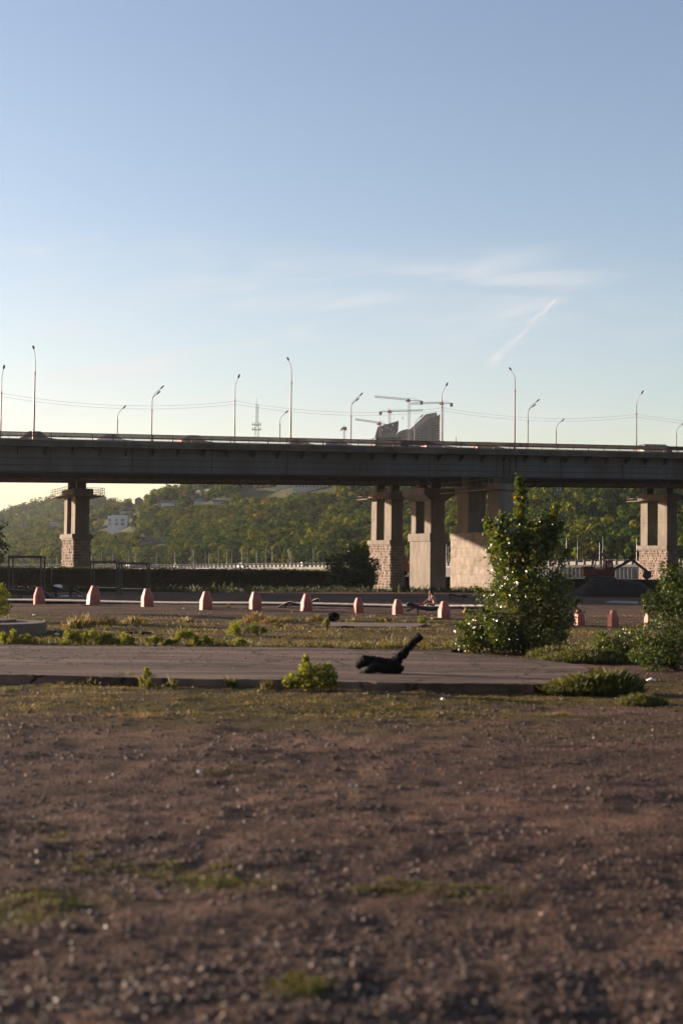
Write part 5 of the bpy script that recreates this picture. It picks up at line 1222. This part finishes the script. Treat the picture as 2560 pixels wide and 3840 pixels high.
# litter
def litter(px, py, s_, label, z=None, name='litter', m_='litter'):
    p = G(px, py); r4 = random.Random(px); g = MB(); n = 7
    ring = [Vector((p.x + s_*math.cos(6.28*k/n)*r4.uniform(0.6, 1.1), p.y + s_*0.7*math.sin(6.28*k/n)*r4.uniform(0.6, 1.1), (z or gh(p.x, p.y)) + 0.02 + r4.uniform(0, s_*0.25))) for k in range(n)]
    c_ = Vector((p.x, p.y, (z or gh(p.x, p.y)) + 0.03 + s_*0.35)); g.add(ring + [c_] + [v - Vector((0, 0, 0.02)) for v in ring], [(k, (k+1) % n, n) for k in range(n)] + [(n+1+(k+1) % n, n+1+k, k, (k+1) % n) for k in range(n)])
    setp(g.build(name, M[m_]), label, 'litter')
for px, py, s_, lab, z in [(1650, 2431, 0.11, 'flat white litter left of the poplar foot', None), (1659, 2623, 0.065, 'crumpled white paper on the dark strip right of the driftwood', None), (460, 2327, 0.09, 'white scrap in the weeds between second and third bollard', None), (1163, 2370, 0.08, 'white scrap in the grass above the leafy weed bush', None), (1310, 2946, 0.018, 'tiny bright white fragment on the gravel, left one of two', None), (1336, 2948, 0.018, 'tiny bright white fragment on the gravel, right one of two', None), (130, 2308, 0.12, 'pale crumpled bag left of the platform weeds', None), (215, 2380, 0.14, 'grey white plastic sheet beside the round platform', None), (815, 2420, 0.11, 'pale litter on the grass edge of the road at mid left', None), (690, 2286, 0.1, 'small pale slab on the gravel left of the fourth bollard', None), (746, 2896, 0.03, 'thin pale chip standing in the gravel', None), (2440, 2555, 0.13, 'pale broken rubble at the right edge behind the grass mound', None)]:
    litter(px, py, s_, lab, z)

# ------------------------------------------------------------------ right background: excavator, mound
def excavator():
    Y = 165.0; zb = P(2250, 2178, Y).z
    x = P(2255, 2178, Y).x; e = empty('excavator', (x, Y, zb), 'dark red excavator parked on the soil mound under the bridge', 'excavator')
    g = MB()
    for dy in (0, 1.7): g.prism([(x-1.7, Y+dy, zb+0.25), (x-1.4, Y+dy, zb), (x+1.4, Y+dy, zb), (x+1.7, Y+dy, zb+0.25), (x+1.4, Y+dy, zb+0.5), (x-1.4, Y+dy, zb+0.5)], (0, 0.5, 0))
    g.build('track', M['steel_dark'], e)
    g = MB(); g.box((x-0.3, Y+1.1, zb+0.95), (3.6, 2.0, 0.85)); g.box((x-1.5, Y+1.1, zb+1.5), (1.2, 1.7, 0.3)); g.build('body', M['exc'], e, bevel=0.1)
    g = MB(); g.frustum((x+0.9, Y+0.6, zb+1.38), (1.0, 0.9), (0.8, 0.8), 1.0); cb = g.build('cab', M['exc'], e, bevel=0.06)
    g = MB(); g.box((x+0.9, Y+0.12, zb+1.85), (0.6, 0.05, 0.5)); g.build('window', M['glass'], cb)
    g = MB(); g.beam((x+1.2, Y+1.3, zb+1.1), P(2375, 2098, Y)+Vector((0, 1.3, 0)), 0.25, 0.3); g.build('boom', M['steel_dark'], e)
    g = MB(); g.beam(P(2372, 2096, Y)+Vector((0, 1.3, 0)), P(2432, 2142, Y)+Vector((0, 1.3, 0)), 0.2, 0.28); g.build('arm', M['steel_dark'], e)
    b2 = P(2434, 2142, Y); g = MB(); g.prism([(b2.x-0.3, Y+0.9, b2.z+0.1), (b2.x+0.4, Y+0.9, b2.z), (b2.x+0.4, Y+0.9, b2.z-0.7), (b2.x-0.1, Y+0.9, b2.z-1.0), (b2.x-0.5, Y+0.9, b2.z-0.6)], (0, 0.8, 0)); g.build('bucket', M['steel_dark'], e)
    g = MB(); lattice(g, (x-0.9, Y+1.1, zb+1.4), P(2245, 2062, Y)+Vector((0, 1.1, 0)), 0.35, 8, 0.06); lattice(g, (x+0.2, Y+1.1, zb+1.4), P(2268, 2075, Y)+Vector((0, 1.1, 0)), 0.3, 8, 0.05); g.build('lattice_boom', M['exc'], e)
excavator()
def mound(px0, px1, ytop, yb, Y, label, matn='soil', name='soil_mound', h0=0.6):
    x0 = P(px0, yb, Y).x; x1 = P(px1, yb, Y).x; z0 = gz(0, Y)-0.2; H = P((px0+px1)/2, ytop, Y).z - z0; n = 40; vs = []; fs = []
    for j in range(17):
        for i in range(n+1):
            u_ = i/n; v_ = j/16; hh = H*min(1, (math.sin(math.pi*u_)*1.35))*math.sin(math.pi*v_)**0.7
            x = x0+(x1-x0)*u_; y = Y-3.5+7*v_; vs.append((x, y, z0 + hh*(1+0.18*mnoise.noise(Vector((x*0.7, y*0.7, 3)))) ))
    for j in range(16):
        for i in range(n): a = j*(n+1)+i; fs.append((a, a+1, a+n+2, a+n+1))
    g = MB(); g.add(vs, fs); o = g.build(name, M[matn], None, smooth=True); setp(o, label, 'mound'); return o
mound(2120, 2480, 2176, 2250, 164, 'dark soil mound carrying the excavator')
q = [G(a, b2, 0.05) for a, b2 in ((2268, 2258), (2390, 2261), (2392, 2255), (2295, 2252))]
g = MB(); g.prism([v - Vector((0, 0, 0.15)) for v in q], (0, 0, 0.15)); setp(g.build('concrete_sheet', M['emb']), 'pale flat panel lying before the soil mound', 'panel')
# orange machine between piers
Y = 255; p0 = P(1530, 2150, Y); e = empty('construction_machine', (p0.x, Y, p0.z), 'small orange machine glimpsed between the stone and plain piers', 'machine')
g = MB(); g.box((p0.x, Y, p0.z+0.9), (2.6, 2, 1.6)); g.build('body', M['exc_or'], e, bevel=0.1)
g = MB(); g.frustum((p0.x-0.6, Y, p0.z+1.7), (1.2, 1.4), (0.9, 1.2), 1.1); g.build('cab', M['exc_or'], e, bevel=0.05)
for dx in (-0.8, 0.8): g = MB(); g.tube([(p0.x+dx, Y-1.1, p0.z), (p0.x+dx, Y-0.8, p0.z)], 0.5, 14); g.build('wheel', M['tyre'], e)
# support platform for it (raised bank)
g = MB(); g.box((p0.x+30, 262, p0.z-5.6), (70, 18, 10)); setp(g.build('quay_wall', M['soil']), 'dark earth quay bank behind the piers', 'quay bank')

# ------------------------------------------------------------------ dark wall at back of lot
def backwall():
    x0 = P(-500, 2130, 210).x; x1 = P(1400, 2130, 210).x
    e = empty('brick_wall', (P(600, 2200, 210).x, 210, -1), 'long low dark brick wall overgrown at the back of the lot', 'wall')
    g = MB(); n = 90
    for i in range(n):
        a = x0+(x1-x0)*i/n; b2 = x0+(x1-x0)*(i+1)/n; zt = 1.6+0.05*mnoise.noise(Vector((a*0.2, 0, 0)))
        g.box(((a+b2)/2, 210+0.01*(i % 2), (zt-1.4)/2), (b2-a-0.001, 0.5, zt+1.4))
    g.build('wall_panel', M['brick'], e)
    rg = np.random.default_rng(5); n = 16000; X = x0 + (x1-x0)*rg.random(n); dens = np.array([mnoise.noise(Vector((x*0.12, 3, 0))) for x in X])
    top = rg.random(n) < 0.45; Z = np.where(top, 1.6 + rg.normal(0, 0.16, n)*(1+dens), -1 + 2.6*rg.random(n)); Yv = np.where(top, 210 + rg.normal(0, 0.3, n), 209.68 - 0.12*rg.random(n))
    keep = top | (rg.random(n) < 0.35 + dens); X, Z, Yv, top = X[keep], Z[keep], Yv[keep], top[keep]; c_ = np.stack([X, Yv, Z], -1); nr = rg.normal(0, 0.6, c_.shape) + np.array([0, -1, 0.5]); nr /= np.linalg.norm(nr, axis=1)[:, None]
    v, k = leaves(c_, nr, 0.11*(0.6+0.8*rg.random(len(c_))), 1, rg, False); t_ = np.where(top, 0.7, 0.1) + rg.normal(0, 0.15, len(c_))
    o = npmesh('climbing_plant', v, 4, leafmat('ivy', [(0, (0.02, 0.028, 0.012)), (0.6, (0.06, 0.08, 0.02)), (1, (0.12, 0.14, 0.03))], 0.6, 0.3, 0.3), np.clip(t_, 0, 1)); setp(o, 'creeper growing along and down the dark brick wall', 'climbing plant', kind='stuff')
backwall()

# ------------------------------------------------------------------ grass and weeds
def grass():
    rg = np.random.default_rng(9); C_ = []; Hh = []; T = []; Wd = []
    def patch(px, py, rx, ry, n, h, tint=0.4, hs=0.4, bw=0.006):
        c0 = G(px, py); a = rg.random(n)*6.283; r_ = np.sqrt(rg.random(n))
        X = c0.x + rx*r_*np.cos(a); Y = c0.y + ry*r_*np.sin(a)
        for x, y in zip(X, Y):
            onroad = False
            C_.append((x, y, gh(x, y)))
        Hh.extend(h*(1-hs+2*hs*rg.random(n))*(1.05-r_*0.7)); T.extend(np.clip(rg.normal(tint, 0.2, n), 0, 1)); Wd.extend([bw]*n)
    # strip before the pier bases / wall, its shade painted in as the darkest tint
    for px in range(-100, 2560, 26):
        patch(px, 2218+rg.uniform(-3, 3), 1.6, 2.2, 120, 0.75, -0.2, 0.5, 0.03)
    # belt beyond the road
    for _ in range(230):
        px = rg.uniform(-50, 2400); py = rg.uniform(2315, 2432); patch(px, py, rg.uniform(0.5, 2.2), rg.uniform(0.3, 0.9), 70, rg.uniform(0.06, 0.2), rg.uniform(0.35, 0.95), 0.5, 0.008)
    for px, py, h, t_ in ((960, 2330, 0.42, 1.0), (935, 2332, 0.3, 0.9), (1010, 2335, 0.3, 0.95), (1070, 2330, 0.25, 0.7), (310, 2352, 0.5, 0.8), (285, 2360, 0.4, 0.7), (400, 2345, 0.35, 0.8), (500, 2340, 0.3, 0.7), (1180, 2330, 0.3, 0.7), (1330, 2335, 0.25, 0.6), (1440, 2330, 0.25, 0.7), (700, 2330, 0.25, 0.8)):
        patch(px, py, 0.5, 0.4, 260, h, t_, 0.5, 0.007)
    # strip on the near side of the road
    for _ in range(260):
        px = rg.uniform(-50, 2200); py = rg.uniform(2572, 2690); 
        if py > 2640 and rg.random() < 0.5: continue
        patch(px, py, rg.uniform(0.2, 1.0), rg.uniform(0.1, 0.4), 75, rg.uniform(0.025, 0.075), rg.uniform(0.3, 1.0), 0.5, 0.004)
    for px, py in ((540, 2578), (560, 2585), (645, 2582), (870, 2580), (1000, 2590), (480, 2560)):
        patch(px, py, 0.12, 0.08, 60, 0.26, 0.45, 0.4, 0.006)
    # kerb tufts along the slab edge
    for _ in range(60):
        px = rg.uniform(200, 2100); patch(px, 2566+0.012*(px-600)+rg.uniform(-4, 8), 0.3, 0.08, 60, rg.uniform(0.05, 0.14), rg.uniform(0.2, 0.7), 0.5, 0.005)
    # foreground moss tufts
    for px, py, rx, ry, n in ((150, 3370, 0.45, 0.25, 900), (60, 3420, 0.4, 0.3, 800), (340, 3230, 0.3, 0.1, 400), (620, 3255, 0.25, 0.1, 500), (740, 3290, 0.25, 0.12, 600), (860, 3320, 0.35, 0.12, 700), (840, 2895, 0.4, 0.12, 400), (1120, 3720, 0.16, 0.14, 900), (1600, 3330, 0.3, 0.15, 400), (1440, 3340, 0.2, 0.1, 300), (1800, 3360, 0.3, 0.2, 300), (1060, 2680, 0.9, 0.2, 700), (1500, 2695, 0.8, 0.15, 500), (160, 3110, 0.3, 0.1, 200)):
        patch(px, py, rx*1.5, ry*2.0, n, 0.02, 0.35, 0.6, 0.005); patch(px+rg.uniform(-60, 60), py+rg.uniform(-30, 30), rx*0.7, ry*0.9, n//2, 0.025, 0.3, 0.6, 0.005); patch(px+rg.uniform(-120, 120), py+rg.uniform(-50, 50), rx*0.5, ry*0.8, n//3, 0.02, 0.45, 0.6, 0.005)
    for _ in range(150):
        px = rg.uniform(-30, 1750); patch(px, 2420+0.010*(px-400)+rg.uniform(-12, 5), rg.uniform(0.2, 0.7), 0.15, 60, rg.uniform(0.06, 0.22), rg.uniform(0.25, 0.6), 0.5, 0.007)
    # grass mound right
    for px, py, rx, ry, n, h in ((2200, 2600, 0.95, 0.6, 5000, 0.34), (2120, 2590, 0.5, 0.4, 1600, 0.25), (2290, 2600, 0.6, 0.6, 3000, 0.42), (2200, 2480, 1.3, 1.0, 3500, 0.34), (2080, 2470, 0.8, 0.8, 1500, 0.3), (2400, 2640, 0.5, 0.4, 700, 0.2), (1990, 2595, 0.6, 0.12, 600, 0.12)):
        patch(px, py, rx, ry, int(n*2.2), h, 0.3, 0.4, 0.0035)
    C = np.array(C_); H = np.array(Hh); T = np.array(T); W_ = np.array(Wd); n = len(C)
    a = rg.random(n)*6.283; lean = rg.normal(0, 0.35, (n, 2))*H[:, None]; side = np.stack([np.cos(a), np.sin(a), np.zeros(n)], -1)*W_[:, None]
    mid = C + np.stack([lean[:, 0]*0.3, lean[:, 1]*0.3, H*0.55], -1); tip = C + np.stack([lean[:, 0], lean[:, 1], H], -1)
    q = np.stack([C-side, C+side, mid+side*0.7, tip], 1).reshape(-1, 3)
    o = npmesh('grass', q, 4, LEAF_GRASS, T); setp(o, 'dry and green grass growing in patches on the gravel lot', 'grass', kind='stuff')
grass()
WEEDS = [  # px centre, base y, half width px, height px, leaves, label
 (35, 2418, 38, 52, 700, 'green weed clump left of the round platform shadow, at the left edge'), (103, 2418, 30, 36, 450, 'small round green weed, second clump from the left edge'),
 (265, 2420, 35, 52, 650, 'yellow green weed clump, first of the long patch on the far road edge'), (335, 2420, 38, 58, 750, 'tallest weed clump of the long patch on the far road edge'), (405, 2422, 35, 50, 650, 'weed clump in the middle of the long roadside patch'), (470, 2422, 28, 45, 500, 'weed clump at the right end of the long roadside patch'),
 (585, 2423, 28, 40, 420, 'low weed clump starting the second roadside patch'), (700, 2424, 36, 58, 700, 'bushiest weed clump in the second roadside patch'), (768, 2424, 24, 42, 380, 'narrow weed clump at the right end of the second roadside patch'), (640, 2424, 22, 34, 300, 'low weed between the second roadside patch clumps'),
 (905, 2384, 45, 60, 900, 'rounded green weed bush below the fifth bollard'), (972, 2384, 24, 34, 350, 'small dark green weed right of the rounded weed bush'), (900, 2424, 22, 28, 260, 'tiny weed on the road edge below the rounded bush'), (1222, 2364, 14, 38, 220, 'slim upright weed left of the log chunk'), (1040, 2358, 16, 24, 180, 'small weed below the dry grass tuft'), (1434, 2334, 12, 24, 160, 'small upright weed between the seventh and eighth bollards'), (1590, 2340, 18, 32, 260, 'leafy weed below the seated person'), (857, 2284, 8, 13, 90, 'tiny green weed between the fourth and fifth bollards'), (540, 2328, 18, 14, 160, 'low yellow green weed below the third bollard'), (540+8, 2572, 16, 60, 160, 'thin upright weed at the near road edge'), (1700-70, 2330, 10, 14, 90, 'tiny weed left of the ninth bollard foot')]
for i, (px, yb, hw, hh, n, lab) in enumerate(WEEDS):
    p = G(px, yb); Y = p.y; k = Y/F; rx = hw*k*1.25; H = hh*k*1.25; n = int(n*3.2); base = Vector((p.x, Y, gh(p.x, Y)))
    rgl = random.Random(i*7+1); blobs = []
    for j in range(11):
        ux = rgl.uniform(-0.85, 0.85); blobs.append(((p.x + ux*rx, Y + rgl.uniform(-0.5, 0.5)*rx, base.z + H*rgl.uniform(0.2, 0.8)*(1-0.5*ux*ux)), (rx*0.3, rx*0.3, H*0.24), 1))
    shrub('weed', base, blobs, n, 0.019, LEAF_WEED, lab, 'weed', 100+i, tint=(0.38, 0.25), stems=5, group='green weed clumps along the far side of the road', twigs=5, stem_r=0.006, shell=0.3)
# main leafy bush by the road
b0 = G(1170, 2592); Y = b0.y; b0.z = gh(b0.x, Y)
shrub('weed_bush', b0, [bl(1100, 2545, Y, 0.2, 0.14, 1), bl(1150, 2515, Y, 0.2, 0.2, 1.6), bl(1215, 2520, Y, 0.24, 0.2, 1.8), bl(1170, 2560, Y, 0.36, 0.14, 1.6), bl(1240, 2550, Y, 0.17, 0.17, 1), bl(1145, 2470, Y, 0.07, 0.09, 0.3), bl(1075, 2560, Y, 0.1, 0.09, 0.4)], 3000, 0.024, LEAF_WEED, 'bright leafy weed bush at the near road edge left of the driftwood', 'bush', 50, stems=8, stem_r=0.008, tint=(0.4, 0.25), shell=0.35)
for px, yb, lab in ((800+2, 2196, 'slim yellowish weed before the wall, leftmost of three'), (840, 2196, 'slim yellowish weed before the wall, middle of three'), (870, 2196, 'slim yellowish weed before the wall, rightmost of three'), (1495, 2205, 'bright slim weed at the foot of the stone pier')):
    Y = 185.0; p = P(px, yb, Y); base = Vector((p.x, Y, gz(p.x, Y))); zt = P(px, yb-14, Y).z
    shrub('weed', base, [((p.x, Y, (base.z+zt)/2), (0.16, 0.16, (zt-base.z)*0.55), 1)], 160, 0.06, LEAF_WEED, lab, 'weed', int(px), stems=2, twigs=2, group='slim weeds at the back of the lot', tint=(0.1, 0.15), hexa=False)

# ------------------------------------------------------------------ haze
hm = bpy.data.materials.new('haze'); hm.use_nodes = True; t = hm.node_tree; t.nodes.clear(); o_ = nn(t, 'ShaderNodeOutputMaterial'); pv = nn(t, 'ShaderNodeVolumePrincipled')
pv.inputs['Color'].default_value = (0.86, 0.9, 0.95, 1); pv.inputs['Density'].default_value = 0.00006; pv.inputs['Anisotropy'].default_value = 0.6
t.links.new(pv.outputs[0], o_.inputs['Volume'])
g = MB(); g.box((0, 3900, 75), (7000, 8000, 172)); hz = g.build('haze', hm); setp(hz, 'thin pale evening haze lying over the river valley', 'haze', kind='stuff')
